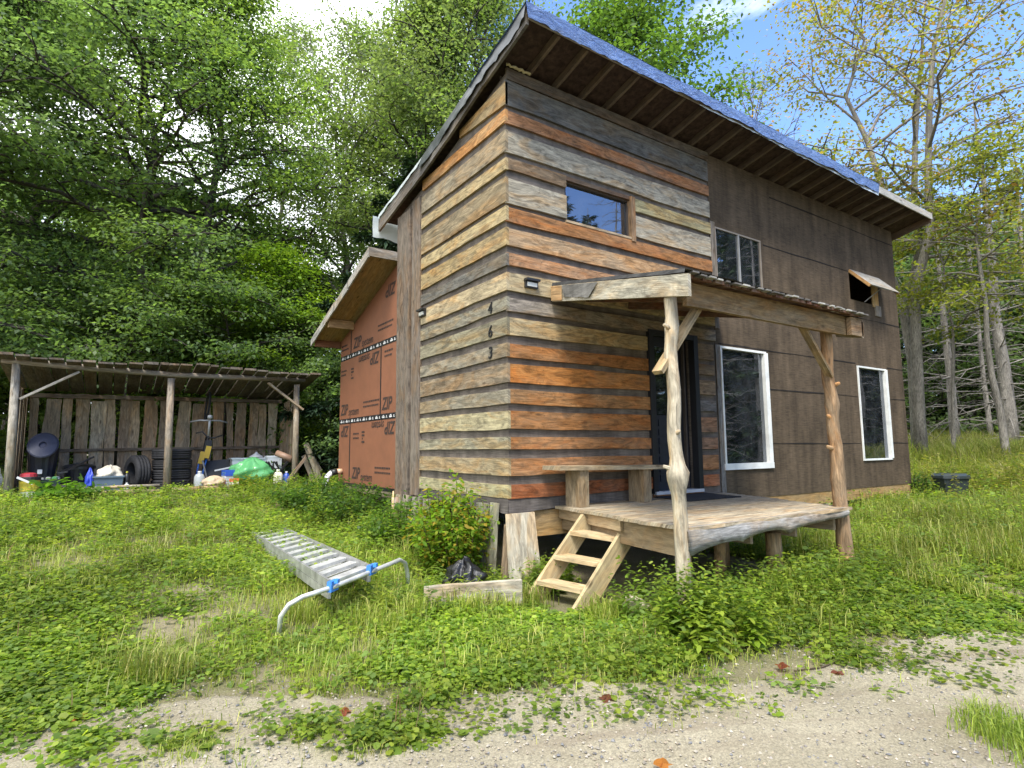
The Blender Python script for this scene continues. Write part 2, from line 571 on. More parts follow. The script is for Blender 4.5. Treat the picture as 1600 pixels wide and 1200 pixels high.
# ------------------------------------------------------------------ terrain
def hsh(ix, iy, s):
    v = np.sin(ix * 127.1 + iy * 311.7 + s * 74.7) * 43758.5453
    return v - np.floor(v)
def vnoise(x, y, sc, s=0):
    x = np.asarray(x, float) * sc; y = np.asarray(y, float) * sc
    ix = np.floor(x); iy = np.floor(y); fx = x - ix; fy = y - iy
    fx = fx * fx * (3 - 2 * fx); fy = fy * fy * (3 - 2 * fy)
    a = hsh(ix, iy, s); b = hsh(ix + 1, iy, s); c = hsh(ix, iy + 1, s); d = hsh(ix + 1, iy + 1, s)
    return a + (b - a) * fx + (c - a) * fy + (a - b - c + d) * fx * fy
def fbm(x, y, sc, s=0):
    return 0.55 * vnoise(x, y, sc, s) + 0.3 * vnoise(x, y, sc * 2.1, s + 1) + 0.15 * vnoise(x, y, sc * 4.3, s + 2)
def sst(a, b, x):
    t_ = np.clip((np.asarray(x, float) - a) / (b - a), 0, 1)
    return t_ * t_ * (3 - 2 * t_)
def roadd(x, y):
    """metres from the far edge of the dirt road, positive towards the cabin"""
    return (np.asarray(x, float) + 3.87) * 0.405 + (np.asarray(y, float) + 1.1) * 0.914
def zg(x, y):
    x = np.asarray(x, float); y = np.asarray(y, float)
    d = roadd(x, y)
    left = 1 - 0.45 * sst(0.5, 6, x)
    z = -0.82 + 0.067 * np.clip(y, 0, 14) * left + 0.035 * np.clip(x - 3, 0, 40)
    z = z - 0.085 * np.exp(-((x - 0.0) ** 2 + (y + 0.95) ** 2) / 0.9)
    z = z - 0.12 * (1 - sst(-0.3, 2.2, d))
    z = z + (fbm(x, y, 0.9, 3) - 0.5) * 0.07 * sst(0.2, 1.5, d)
    return z
def Z(x, y):
    return float(zg(x, y))
def fwd(u, depth):
    """ground position seen at column u, depth metres ahead"""
    k = (u - 800) / 916.3 * depth
    x = CAM.x + 0.8282 * k + 0.561 * depth
    y = CAM.y - 0.5604 * k + 0.8275 * depth
    return x, y

def gridmesh(name, xs, ys, zf, material):
    X, Y = np.meshgrid(xs, ys)
    Zz = zf(X, Y)
    vs = np.stack([X, Y, Zz], -1).reshape(-1, 3)
    nx, ny = len(xs), len(ys)
    i = np.arange(nx - 1)[None, :] + np.arange(ny - 1)[:, None] * nx
    q = np.stack([i, i + 1, i + nx + 1, i + nx], -1).reshape(-1, 4)
    me = bpy.data.meshes.new(name)
    me.vertices.add(len(vs)); me.loops.add(q.size); me.polygons.add(len(q))
    me.vertices.foreach_set('co', vs.astype(np.float32).ravel())
    me.loops.foreach_set('vertex_index', q.astype(np.int32).ravel())
    me.polygons.foreach_set('loop_start', np.arange(0, q.size, 4, dtype=np.int32))
    me.polygons.foreach_set('loop_total', np.full(len(q), 4, np.int32))
    me.polygons.foreach_set('use_smooth', np.ones(len(q), bool))
    me.materials.append(MATS[material])
    me.update()
    return link(name, me)
s_ = np.sinh(np.linspace(-6.2, 6.2, 261)) ; s_ = s_ / s_.max()
o = gridmesh('ground', s_ * 320, s_ * 320, lambda a, b: zg(a, b) - 0.07 * (1 - sst(-1.1, -0.35, roadd(a, b))), 'earth')
tag(o, kind='structure')

# dirt road: a strip with a ragged far edge, a few mm above the ground
def road():
    n1 = 420; n2 = 60
    tt = np.concatenate([np.linspace(-60, -4, 60), np.linspace(-3.95, 12, 360), np.linspace(12.2, 60, 60)])
    dirx, diry = 0.914, -0.405
    ww = np.linspace(0, 1, n2) ** 1.3
    ex = -3.87 + dirx * tt; ey = -1.1 + diry * tt
    edge = 0.10 + (fbm(tt, tt * 0 + 2, 1.1, 11) - 0.5) * 0.9 + (fbm(tt, tt * 0, 5, 12) - .5) * 0.25
    D_ = edge[:, None] - ww[None, :] * (edge[:, None] + 4.6)
    X = ex[:, None] + 0.405 * D_; Y = ey[:, None] + 0.914 * D_
    return X, Y, D_
X, Y, D_ = road()
Zr = zg(X, Y) + 0.008
Zr -= 0.035 * np.exp(-((D_ + 0.95) / 0.28) ** 2) + 0.035 * np.exp(-((D_ + 2.3) / 0.28) ** 2)
Zr += 0.02 + (fbm(X, Y, 2.5, 8) - 0.5) * 0.02
Zr[:, 0] -= 0.035
vs = np.stack([X, Y, Zr], -1); ny, nx = X.shape
mb = MB()
me = bpy.data.meshes.new('dirt_road')
i = np.arange(nx - 1)[None, :] + np.arange(ny - 1)[:, None] * nx
q = np.stack([i, i + nx, i + nx + 1, i + 1], -1).reshape(-1, 4)[:, ::-1]
me.from_pydata(vs.reshape(-1, 3).tolist(), [], q.tolist())
me.polygons.foreach_set('use_smooth', np.ones(len(q), bool))
me.materials.append(MATS['gravel_road'])
tag(link('dirt_road', me), kind='structure')

# ================================================================== CABIN
CG = V((0, 0, -0.82))
cabin = empty('cabin', CG, 'two storey shed-roofed cabin half clad in rough boards half in brown tar paper', 'house')
def zr(y):          # top of the roof along its slope
    pts = [(-0.62, 5.09), (0.25, 4.89), (1.15, 4.64), (1.9, 4.46), (3.45, 4.17), (7, 3.5)]
    for (a, za), (b, zb) in zip(pts, pts[1:]):
        if y <= b: return za + (zb - za) * (y - a) / (b - a)
TAR = (0.078, 0.057, 0.037); TARD = (0.115, 0.098, 0.084); SEAM = (0.02, 0.017, 0.015)
HX = 9.36; HY = 2.95

def wall_holes(mb, x0, x1, z0, z1, holes, y0, y1, col):
    xs = sorted({x0, x1, *[h[0] for h in holes], *[h[1] for h in holes]})
    zs = sorted({z0, z1, *[h[2] for h in holes], *[h[3] for h in holes]})
    def inside(a, b, c, d):
        mx, mz = (a + b) / 2, (c + d) / 2
        return any(h[0] < mx < h[1] and h[2] < mz < h[3] for h in holes)
    for a, b in zip(xs, xs[1:]):
        for c, d in zip(zs, zs[1:]):
            if inside(a, b, c, d): continue
            for yy, rev in ((y0, False), (y1, True)):
                f = (0, 1, 2, 3)
                mb.add([(a, yy, c), (b, yy, c), (b, yy, d), (a, yy, d)], [f if not rev else f[::-1]], col)
    for h in holes:
        a, b, c, d = h
        mb.add([(a, y0, c), (a, y1, c), (a, y1, d), (a, y0, d)], [(0, 1, 2, 3)], col)
        mb.add([(b, y0, c), (b, y1, c), (b, y1, d), (b, y0, d)], [(3, 2, 1, 0)], col)
        mb.add([(a, y0, c), (b, y0, c), (b, y1, c), (a, y1, c)], [(0, 1, 2, 3)], col)
        mb.add([(a, y0, d), (b, y0, d), (b, y1, d), (a, y1, d)], [(3, 2, 1, 0)], col)
HOLES = [(0.83, 1.93, 3.20, 3.72), (3.64, 4.77, 2.62, 3.72), (3.62, 4.73, 0.22, 1.94), (7.54, 8.62, 0.25, 1.93), (2.22, 3.02, -0.04, 1.97), (7.5, 8.58, 3.16, 3.70)]
mb = MB()
wall_holes(mb, 0.0, 3.53, -0.14, 4.80, [HOLES[0], HOLES[4]], 0.0, 0.12, TARD)
fw = mb.build('sheathing', 'tar_paper', cabin)
mb = MB()
wall_holes(mb, 3.53, HX, -0.23, 4.80, [HOLES[1], HOLES[2], HOLES[3], HOLES[5]], -0.008, 0.12, TAR)
for z, segs in ((4.51, [(5.1, HX)]), (3.67, [(4.84, 7.46)]), (2.84, [(4.84, HX)]), (1.98, [(3.6, 7.5), (8.7, HX)]), (1.38, [(4.79, 7.5), (8.66, HX)]), (0.55, [(4.79, 7.5), (8.68, HX)])):
    for a, b in segs:
        mb.plank((a, -0.0125, z - 0.007), (1, 0, 0), (0, 0, 1), (0, 1, 0), b - a, 0.014, 0.004, SEAM, 14, 0.009, 0.009)
mb.add([(HX, -0.008, -0.23), (HX, 0.12, -0.23), (HX, 0.12, 4.8), (HX, -0.008, 4.8)], [(0, 1, 2, 3)], TAR)
pw = mb.build('tar_paper_wall', 'tar_paper', cabin)
# left gable, back and right walls (closed shell)
mb = MB()
def gable(x, thick, col, y0=0.0, y1=HY, zb=-0.14):
    ys = [y0, 0.25, 1.15, 1.9, y1]
    top = [(x, y, zr(y) - 0.19) for y in ys]
    vs = [(x, y0, zb), (x, y1, zb)] + top[::-1]
    n_ = len(vs)
    vs2 = [(a + thick, b, c) for a, b, c in vs]
    f = list(range(n_))
    mb.add(vs + vs2, [tuple(f[::-1]), tuple(k + n_ for k in f)] + [(k, (k + 1) % n_, (k + 1) % n_ + n_, k + n_) for k in range(n_)], col)
gable(-0.004, 0.119, TARD, -0.002)
mb.build('gable_sheathing', 'tar_paper', cabin)
mb = MB(); gable(HX - 0.12, 0.118, TAR, 0.12); mb.build('end_wall', 'tar_paper', cabin)
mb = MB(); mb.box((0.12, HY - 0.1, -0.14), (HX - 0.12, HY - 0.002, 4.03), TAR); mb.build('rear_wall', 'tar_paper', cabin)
mb = MB(); mb.box((0.13, 0.125, -0.12), (HX - 0.13, HY - 0.11, -0.05)); mb.box((0.13, 0.125, 2.25), (HX - 0.13, HY - 0.11, 2.4)); mb.build('interior_floor', 'dark_room', cabin)

# ---- siding boards, front and gable
OR = (0.315, 0.145, 0.052); OR2 = (0.31, 0.15, 0.068); TAN = (0.37, 0.27, 0.14); LG = (0.36, 0.325, 0.25); GR = (0.22, 0.20, 0.16); DG = (0.11, 0.108, 0.10); PT = (0.40, 0.32, 0.185); BR = (0.20, 0.14, 0.085); YG = (0.35, 0.31, 0.17)
FZ = [(4.365, 4.664), (4.149, 4.295), (3.814, 4.058), (3.603, 3.746), (3.222, 3.505), (3.015, 3.17), (2.729, 2.934), (2.511, 2.649), (2.23, 2.432), (2.002, 2.151), (1.744, 1.931), (1.491, 1.642), (1.227, 1.428), (0.996, 1.148), (0.73, 0.921), (0.509, 0.639), (0.235, 0.416), (0.0, 0.146)]
FC = [DG, OR2, LG, BR, LG, OR, (0.38, 0.26, 0.15), (0.40, 0.22, 0.11), PT, (0.25, 0.215, 0.175), PT, OR, (0.38, 0.17, 0.052), (0.33, 0.17, 0.07), OR, (0.34, 0.155, 0.055), (0.35, 0.175, 0.075), (0.27, 0.10, 0.042)]
mb = MB()
for i, ((z0, z1), c) in enumerate(zip(FZ, FC)):
    if i in (3, 4): spans = [(0, 0.83, c)]
    elif i >= 10: spans = [(0, 2.14, c)]
    else: spans = [(0, 3.52, c)]
    if i == 3: spans.append((1.99, 3.52, YG)); 
    if i == 4: spans.append((1.99, 3.52, LG))
    for a, b, cc in spans:
        zz0, zz1 = z0, z1
        if a > 1: zz0, zz1 = (3.575, 3.735) if i == 3 else (3.232, 3.51)
        e_ = random.uniform(-0.012, 0.006); mb.plank((a - 0.026 if a == 0 else a, -0.032, zz0), (1, 0, 0), (0, 0, 1), (0, 1, 0), b - a + (0.026 if a == 0 else 0) + e_, zz1 - zz0, 0.03, cc, 22, 0.011, 0.006)
RD = [(1.99, 2.169, GR), (1.723, 1.942, BR), (1.505, 1.654, BR), (1.229, 1.427, (0.27, 0.19, 0.12)), (1.002, 1.149, (0.16, 0.15, 0.15)), (0.718, 0.92, (0.30, 0.16, 0.09)), (0.489, 0.639, (0.27, 0.15, 0.09)), (0.21, 0.404, (0.33, 0.16, 0.07)), (-0.015, 0.139, (0.37, 0.13, 0.05))]
for z0, z1, c in RD:
    if z0 > 1.95: continue
    mb.plank((3.125, -0.032, z0), (1, 0, 0), (0, 0, 1), (0, 1, 0), 0.335, z1 - z0, 0.03, c, 4, 0.004, 0.004)
mb.plank((-0.01, -0.036, 4.68), (1, 0, 0), (0, 0, 1), (0, 1, 0), 3.54, 0.13, 0.034, (0.10, 0.082, 0.066), 12, 0.006)
mb.plank((2.16, -0.03, -0.125), (1, 0, 0), (0, 0, 1), (0, 1, 0), 0.95, 0.06, 0.025, OR2, 4, 0.003)
def nails(mb, pts, n, r_=0.005):
    n = V(n); a = V((0, 0, 1)); b = n.cross(a)
    for p_ in pts:
        p_ = V(p_); mb.add([p_ + a * r_, p_ + b * r_, p_ - a * r_, p_ - b * r_], [(0, 1, 2, 3)], (0.03, 0.025, 0.02))
for i, (z0, z1) in enumerate(FZ):
    xm = 2.1 if i >= 10 else 3.5
    xs_ = [0.04 + 0.405 * k for k in range(9) if 0.04 + 0.405 * k < xm]
    nails(mb, [(x + random.uniform(-.02, .02), -0.0335, z0 + f * (z1 - z0) + random.uniform(-.008, .008)) for x in xs_ for f in (0.22, 0.78) if not (i in (3, 4) and 0.8 < x < 2.0)], (0, -1, 0))
mb.build('front_siding', 'siding_wood', cabin)
LC = [TAN, (0.42, 0.24, 0.10), (0.28, 0.235, 0.16), (0.36, 0.28, 0.15), (0.24, 0.19, 0.115), (0.38, 0.30, 0.16), (0.33, 0.245, 0.12), (0.13, 0.125, 0.11), (0.40, 0.325, 0.20), (0.22, 0.205, 0.155), (0.22, 0.20, 0.135), (0.23, 0.205, 0.155), (0.22, 0.175, 0.12), (0.24, 0.215, 0.16), (0.36, 0.315, 0.19), (0.28, 0.255, 0.175), (0.31, 0.25, 0.15), (0.34, 0.31, 0.18)]
mb = MB()
for i, ((z0, z1), c) in enumerate(zip(FZ, LC)):
    y1 = 2.13
    lo = z0 + 0.02
    if i == 0: y1 = 1.35
    if i == 1: y1 = 2.1
    w2 = 0.008
    if i == 14: w2 = 0.012
    if i == 0:
        mb.plank((-0.034, -0.032, lo - 0.02), (0, 1, 0), (0, 0, 1), (1, 0, 0), 1.05, 0.27, 0.036, c, 6, 0.006, 0.0, taper=0.35)
        continue
    mb.plank((-0.034, -0.034, z0 + random.uniform(-0.004, 0.012)), (0, 1, 0), (0, 0, 1), (1, 0, 0), y1 + 0.03, z1 - z0, 0.036, c, 18, 0.016 if i in (6, 9, 14) else 0.008, 0.008)
for i, (z0, z1) in enumerate(FZ[1:]):
    nails(mb, [(-0.0355, y + random.uniform(-.02, .02), z0 + f * (z1 - z0) + random.uniform(-.008, .008)) for y in (0.04, 0.44, 0.85, 1.26, 1.66, 2.05) for f in (0.22, 0.78)], (-1, 0, 0))
mb.build('gable_siding', 'siding_wood', cabin)
mb = MB()
mb.plank((-0.04, 2.14, -0.10), (0, 0, 1), (0, 1, 0), (1, 0, 0), 4.2, 0.27, 0.04, (0.17, 0.14, 0.115), 14, 0.008)
mb.plank((-0.05, 2.47, -0.12), (0, 0, 1), (0, 1, 0), (1, 0, 0), 4.15, 0.45, 0.05, (0.155, 0.125, 0.10), 14, 0.012)
mb.build('gable_trim', 'siding_wood', cabin)
mb = MB()
mb.plank((3.525, -0.02, -0.12), (0, 0, 1), (1, 0, 0), (0, 1, 0), 2.08, 0.095, 0.012, (0.20, 0.19, 0.18), 6, 0.004)
mb.plank((3.535, -0.022, 2.2), (0, 0, 1), (1, 0, 0), (0, 1, 0), 1.58, 0.10, 0.014, (0.19, 0.16, 0.13), 6, 0.004)
mb.build('corner_trim', 'siding_wood', cabin)
# sill beam and piers
mb = MB()
mb.plank((0.08, 0.0, -0.42), (1, 0, 0), (0, 0, 1), (0, 1, 0), HX - 0.1, 0.27, 0.14, (0.36, 0.235, 0.10), 10, 0.004)
mb.build('sill_beam', 'lumber', cabin)
for x, y in ((9.2, 0.12), (6.3, 0.12), (9.2, 2.7), (4.6, 2.7), (0.4, 2.7)):
    g_ = Z(x, y) - 0.3
    mb = MB(); mb.tube([(x, y, g_), (x + 0.02, y, (g_ - 0.42) / 2), (x, y, -0.424)], [0.15, 0.14, 0.135], 10, (0.30, 0.25, 0.18), True, 0.05)
    mb.build('pier', 'bare_log', cabin, True)
# torn paper flap over the sill near the corner
def sheet(mb, P00, P10, P11, P01, nu, nv, amp, col=(1, 1, 1), seed=0, fr=5.0, d=None, edge=0.0):
    P00, P10, P11, P01 = map(V, (P00, P10, P11, P01))
    nrm = (P10 - P00).cross(P01 - P00).normalized() if d is None else V(d)
    vs = []
    for j in range(nv + 1):
        for i in range(nu + 1):
            a, b = i / nu, j / nv
            p_ = P00 * (1 - a) * (1 - b) + P10 * a * (1 - b) + P11 * a * b + P01 * (1 - a) * b
            x = (P10 - P00).length * a; y = (P01 - P00).length * b
            w = (float(fbm(x + seed * 3.1, y + x * 0.35, fr, seed)) - 0.5) * 2 * amp * (0.25 + 0.75 * b)
            e = edge * (float(fbm(x * 1.7 + seed, 0.3, fr * 0.8, seed + 5)) - 0.5) * b
            vs.append(p_ + nrm * w + (P01 - P00).normalized() * e)
    fs = [(j * (nu + 1) + i, j * (nu + 1) + i + 1, (j + 1) * (nu + 1) + i + 1, (j + 1) * (nu + 1) + i) for j in range(nv) for i in range(nu)]
    uvs = [(v.x + v.y, v.z) for v in vs]
    return mb.add(vs, fs, col, uvs)
mb = MB()
sheet(mb, (-0.03, -0.02, -0.005), (0.66, -0.02, -0.005), (0.66, -0.03, -0.13), (-0.04, -0.04, -0.15), 24, 5, 0.02, (0.075, 0.066, 0.06), 3, 5, (0, -1, 0), 0.05)
sheet(mb, (-0.03, 2.1, -0.01), (-0.03, -0.02, -0.005), (-0.05, -0.04, -0.15), (-0.03, 2.1, -0.10), 40, 5, 0.02, (0.075, 0.066, 0.06), 4, 5, (-1, 0, 0), 0.05)
mb.build('paper_flap', 'tar_paper', cabin)

# ---- windows
def window(x0, x1, z0, z1, name, fcol, fw_, yf=-0.03, depth=0.09, sides='lrtb', mull=None, recess=0.05):
    mb = MB()
    f = fw_
    if 'l' in sides: mb.plank((x0, yf, z0), (0, 0, 1), (1, 0, 0), (0, 1, 0), z1 - z0, f, depth, fcol, 1, 0)
    if 'r' in sides: mb.plank((x1 - f, yf, z0), (0, 0, 1), (1, 0, 0), (0, 1, 0), z1 - z0, f, depth, fcol, 1, 0)
    if 'b' in sides: mb.plank((x0 + f, yf - 0.003, z0), (1, 0, 0), (0, 0, 1), (0, 1, 0), x1 - x0 - 2 * f, f, depth, fcol, 1, 0)
    if 't' in sides: mb.plank((x0 + f, yf + 0.003, z1 - f), (1, 0, 0), (0, 0, 1), (0, 1, 0), x1 - x0 - 2 * f, f, depth, fcol, 1, 0)
    w = mb.build(name, 'painted', cabin)
    mb = MB(); yp = yf + recess
    mb.box((x0 + f * 0.6, yp, z0 + f * 0.6), (x1 - f * 0.6, yp + 0.005, z1 - f * 0.6))
    mb.build('pane', 'window_glass', w)
    return w
WH = (0.70, 0.71, 0.68); WD = (0.20, 0.13, 0.075)
w1 = window(0.83, 1.93, 3.20, 3.72, 'window', (0.07, 0.055, 0.045), 0.03, 0.015, 0.07, recess=0.035)
mb = MB()
mb.plank((1.90, -0.045, 3.15), (0, 0, 1), (1, 0, 0), (0, 1, 0), 0.60, 0.075, 0.07, (0.26, 0.16, 0.085), 5, 0.003)
mb.plank((0.83, -0.02, 3.705), (1, 0, 0), (0, 0, 1), (0, 1, 0), 1.07, 0.05, 0.10, (0.13, 0.08, 0.05), 6, 0.003)
mb.plank((0.82, -0.038, 3.175), (1, 0, 0), (0, 0, 1), (0, 1, 0), 1.08, 0.028, 0.07, (0.40, 0.30, 0.19), 5, 0.002)
mb.build('casing', 'siding_wood', w1)
w2 = window(3.64, 4.77, 2.62, 3.72, 'window', (0.25, 0.21, 0.165), 0.022, -0.015, 0.06, recess=0.02)
mb = MB(); mb.box((4.19, -0.02, 2.64), (4.215, 0.02, 3.70), (0.28, 0.28, 0.27)); mb.build('mullion', 'painted', w2)
mb = MB(); mb.plank((4.60, 0.05, 2.60), (0, 0, 1), (1, 0, 0), (0, 1, 0), 1.1, 0.15, 0.03, (0.20, 0.11, 0.075), 5, 0.004); mb.build('casing', 'siding_wood', w2)
w3 = window(3.62, 4.73, 0.20, 1.95, 'window', WH, 0.032, -0.03, 0.08)
mb = MB(); mb.box((4.675, -0.036, 0.24), (4.765, 0.03, 1.93), WH); mb.box((3.60, -0.04, 0.19), (4.77, 0.03, 0.275), WH)
mb.build('casing', 'painted', w3)
mb = MB(); mb.plank((3.7, 0.38, 0.70), (1, 0, 0), (0, 0, 1), (0, 1, 0), 1.9, 0.14, 0.04, (0.55, 0.40, 0.17), 4, 0.001); mb.box((4.35, 0.36, 0.25), (4.55, 0.42, 0.42), (0.5, 0.4, 0.2))
mb.build('inner_rail', 'lumber', w3)
w4 = window(7.54, 8.62, 0.24, 1.94, 'window', WH, 0.03, -0.03, 0.08)
mb = MB(); mb.box((8.57, -0.037, 0.27), (8.655, 0.03, 1.93), WH); mb.build('casing', 'painted', w4)
# propped vent hatch
mb = MB()
h0 = V((7.52, -0.02, 3.72)); dn = V((0, -0.36, -0.38)).normalized()
mb.plank(h0, (1, 0, 0), dn, dn.cross(V((1, 0, 0))) * -1, 1.12, 0.50, 0.02, (0.30, 0.285, 0.25), 2, 0)
hatch = mb.build('vent_hatch', 'lumber', cabin)
mb = MB()
up = V((1, 0, 0)).cross(dn)
if up.z > 0: up = -up
mb.plank(h0 + up * 0.0 + V((-0.004, 0, -0.002)), dn, (1, 0, 0), up, 0.5, 0.04, 0.05, (0.48, 0.28, 0.11), 2, 0)
mb.build('hatch_frame', 'lumber', hatch)
mb = MB()
mb.plank(h0 + V((1.084, 0, -0.002)), dn, (1, 0, 0), up, 0.5, 0.04, 0.05, (0.48, 0.28, 0.11), 2, 0)
mb.build('hatch_frame', 'lumber', hatch)
mb = MB(); mb.plank((8.33, -0.03, 3.12), (0, 0, 1), (1, 0, 0), (0, 1, 0), 0.50, 0.20, 0.03, (0.50, 0.33, 0.15), 3, 0.002); mb.plank((8.40, -0.035, 2.95), (0, 0, 1), (1, 0, 0), (0, 1, 0), 0.2, 0.2, 0.024, (0.25, 0.22, 0.18), 3, 0.01); mb.tube([(8.0, -0.02, 3.17), (8.22, -0.3, 3.46)], 0.008, 6, (0.4, 0.4, 0.4)); mb.build('hatch_jamb', 'lumber', hatch)
# ---- door
mb = MB()
BK = (0.012, 0.013, 0.016)
mb.box((2.14, -0.05, -0.06), (2.225, 0.05, 2.03), BK); mb.box((3.015, -0.05, -0.06), (3.10, 0.05, 2.03), BK); mb.box((2.225, -0.047, 1.96), (3.015, 0.05, 2.03), BK)
door = mb.build('door', 'painted', cabin)
mb = MB()
NV = (0.013, 0.016, 0.026)
mb.box((2.225, 0.02, -0.03), (2.31, 0.06, 1.955), NV); mb.box((2.62, 0.02, -0.03), (2.70, 0.06, 1.955), NV); mb.box((2.31, 0.02, 1.83), (2.62, 0.06, 1.955), NV); mb.box((2.31, 0.02, -0.03), (2.62, 0.055, 0.93), NV)
for k in range(7): mb.box((2.33, 0.008, 0.08 + k * 0.118), (2.60, 0.022, 0.165 + k * 0.118), NV)
sl = mb.build('door_slab', 'painted', door)
mb = MB(); mb.box((2.31, 0.035, 0.93), (2.62, 0.041, 1.83)); mb.build('pane', 'window_glass', sl)
mb = MB(); mb.box((2.70, 0.09, -0.03), (3.012, 0.12, 1.95), (0.008, 0.009, 0.016)); mb.box((2.90, 0.045, -0.02), (2.925, 0.09, 1.94), (0.06, 0.05, 0.045)); mb.build('door_gap', 'painted', door)  # near-black sheet paints the dark of the open gap; thin edge strip beside it
mb = MB(); mb.box((2.16, -0.07, -0.075), (3.08, 0.12, -0.035), (0.45, 0.46, 0.47)); mb.build('threshold', 'painted', door)

# ---- main roof
XL, XR = -0.13, 9.62
ys = [-0.62, 0.25, 1.15, 1.9, 3.45]
def sagx(x): return -0.007 * max(0, x)
mb = MB()
n_ = 20
for (a, b) in zip(ys, ys[1:]):
    for k in range(n_):
        xa = XL + (XR - XL) * k / n_; xb = XL + (XR - XL) * (k + 1) / n_
        P = [(xa, a, zr(a) + sagx(xa)), (xb, a, zr(a) + sagx(xb)), (xb, b, zr(b) + sagx(xb)), (xa, b, zr(b) + sagx(xa))]
        Q = [(x, y, z - 0.03) for x, y, z in P]
        fs = [(0, 1, 2, 3), (7, 6, 5, 4)]
        if a == ys[0]: fs.append((0, 4, 5, 1))
        if b == ys[-1]: fs.append((2, 6, 7, 3))
        if k == 0: fs.append((0, 3, 7, 4))
        if k == n_ - 1: fs.append((1, 5, 6, 2))
        mb.add(P + Q, fs)
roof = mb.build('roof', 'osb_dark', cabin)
for i in range(23):
    x = 0.31 + i * 0.4095
    if x > 9.3: break
    mb = MB()
    z0 = zr(-0.6) - 0.085 + sagx(x); z1 = zr(3.3) - 0.085 + sagx(x)
    for a, b in ((-0.585, 0.25), (0.25, 1.15), (1.15, 1.9), (1.9, 3.35)):
        mb.beam((x, a, zr(a) - 0.075 + sagx(x)), (x, b, zr(b) - 0.075 + sagx(x)), 0.038, 0.088, (0.12, 0.09, 0.068))
    mb.build('rafter', 'lumber', roof)
mb = MB()
for a, b in zip(ys, ys[1:]):
    mb.add([(XL - 0.025, a, zr(a) - 0.002), (XL - 0.025, b, zr(b) - 0.002), (XL - 0.025, b, zr(b) - 0.20), (XL - 0.025, a, zr(a) - 0.19),
            (XL + 0.01, a, zr(a) - 0.002), (XL + 0.01, b, zr(b) - 0.002), (XL + 0.01, b, zr(b) - 0.20), (XL + 0.01, a, zr(a) - 0.19)],
           [(0, 3, 2, 1), (4, 5, 6, 7), (3, 7, 6, 2), (0, 1, 5, 4)] + ([(1, 2, 6, 5)] if b == ys[-1] else []) + ([(0, 4, 7, 3)] if a == ys[0] else []), (0.13, 0.12, 0.11),
           [(a, 0), (b, 0), (b, .2), (a, .2)] * 2)
mb.build('rake_board', 'old_wood', roof)
mb = MB(); mb.plank((XR - 0.02, -0.62, zr(-0.62) + sagx(XR) - 0.17), V((0, 1, -0.225)).normalized(), (0, 0, 1), (1, 0, 0), 4.1, 0.14, 0.03, (0.13, 0.09, 0.065), 6, 0.004)
mb.build('rake_board', 'lumber', roof)
mb = MB(); mb.plank((7.3, -0.645, zr(-0.62) + sagx(7.3) - 0.115), V((1, 0, -0.007)), (0, 0, 1), (0, 1, 0), XR - 7.3 + 0.01, 0.125, 0.022, (0.42, 0.41, 0.38), 6, 0.002)
mb.plank((XL, -0.64, zr(-0.62) - 0.13), V((1, 0, -0.007)), (0, 0, 1), (0, 1, 0), 7.42 - XL, 0.12, 0.02, (0.3, 0.28, 0.25), 6, 0.002)
mb.build('fascia', 'lumber', roof)
# tarp: over the top, hanging past the eave
mb = MB()
sheet(mb, (XL - 0.05, 0.55, zr(0.55) + 0.03), (7.45, 0.55, zr(0.55) - 0.02), (7.45, -0.66, zr(-0.62) - 0.02), (XL - 0.05, -0.66, zr(-0.62) + 0.035), 150, 12, 0.02, (1, 1, 1), 8, 2.2, (0, -0.2, 1))
sheet(mb, (XL - 0.055, -0.66, zr(-0.62) + 0.035), (7.45, -0.66, zr(-0.62) - 0.02), (7.35, -0.69, zr(-0.62) - 0.21), (XL - 0.03, -0.675, zr(-0.62) - 0.15), 260, 10, 0.03, (1, 1, 1), 9, 4.0, (0, -1, 0), 0.07)
tarp = mb.build('tarp', 'blue_tarp', roof, True)
mb = MB()
sheet(mb, (2.6, -0.66, zr(-0.62) - 0.165), (7.4, -0.66, zr(-0.62) - 0.19), (7.36, -0.668, zr(-0.62) - 0.25), (2.55, -0.665, zr(-0.62) - 0.19), 130, 3, 0.012, (1, 1, 1), 19, 4.0, (0, -1, 0), 0.09)
mb.build('torn_edge', 'white_film', tarp, True)
mb = MB()
sheet(mb, (XL - 0.03, -0.64, zr(-0.62) + 0.05), (XL - 0.03, 1.9, zr(1.9) + 0.05), (XL - 0.05, 1.9, zr(1.9) - 0.10), (XL - 0.05, -0.64, zr(-0.62) - 0.13), 70, 6, 0.03, (0.05, 0.055, 0.06), 12, 5.0, (-1, 0, 0), 0.10)
mb.build('tarp_edge', 'plastic', roof, True)
mb = MB()
sheet(mb, (XL - 0.03, 1.85, zr(1.85) + 0.05), (XL - 0.03, 3.42, zr(3.42) + 0.06), (XL - 0.04, 3.42, zr(3.42) - 0.02), (XL - 0.05, 1.85, zr(1.85) - 0.02), 40, 4, 0.02, (1, 1, 1), 14, 5, (-1, 0, 0), 0.06)
sheet(mb, (XL - 0.12, 3.45, zr(3.45) + 0.04), (1.6, 3.47, zr(3.45) + 0.02), (1.6, 3.55, zr(3.45) - 0.30), (XL - 0.10, 3.52, zr(3.45) - 0.28), 30, 8, 0.05, (1, 1, 1), 15, 3, (0, 1, 0), 0.1)
mb.build('plastic_sheet', 'white_film', roof, True)
mb = MB()
pts = [(-0.02 + 0.03 * k, -0.045 - 0.01 * (k % 2), 4.835 + 0.008 * math.sin(k * 2.1)) for k in range(12)]
mb.tube(pts, [0.012 + 0.01 * random.random() for _ in pts], 8)
mb.build('foam_bead', 'foam', cabin, True)

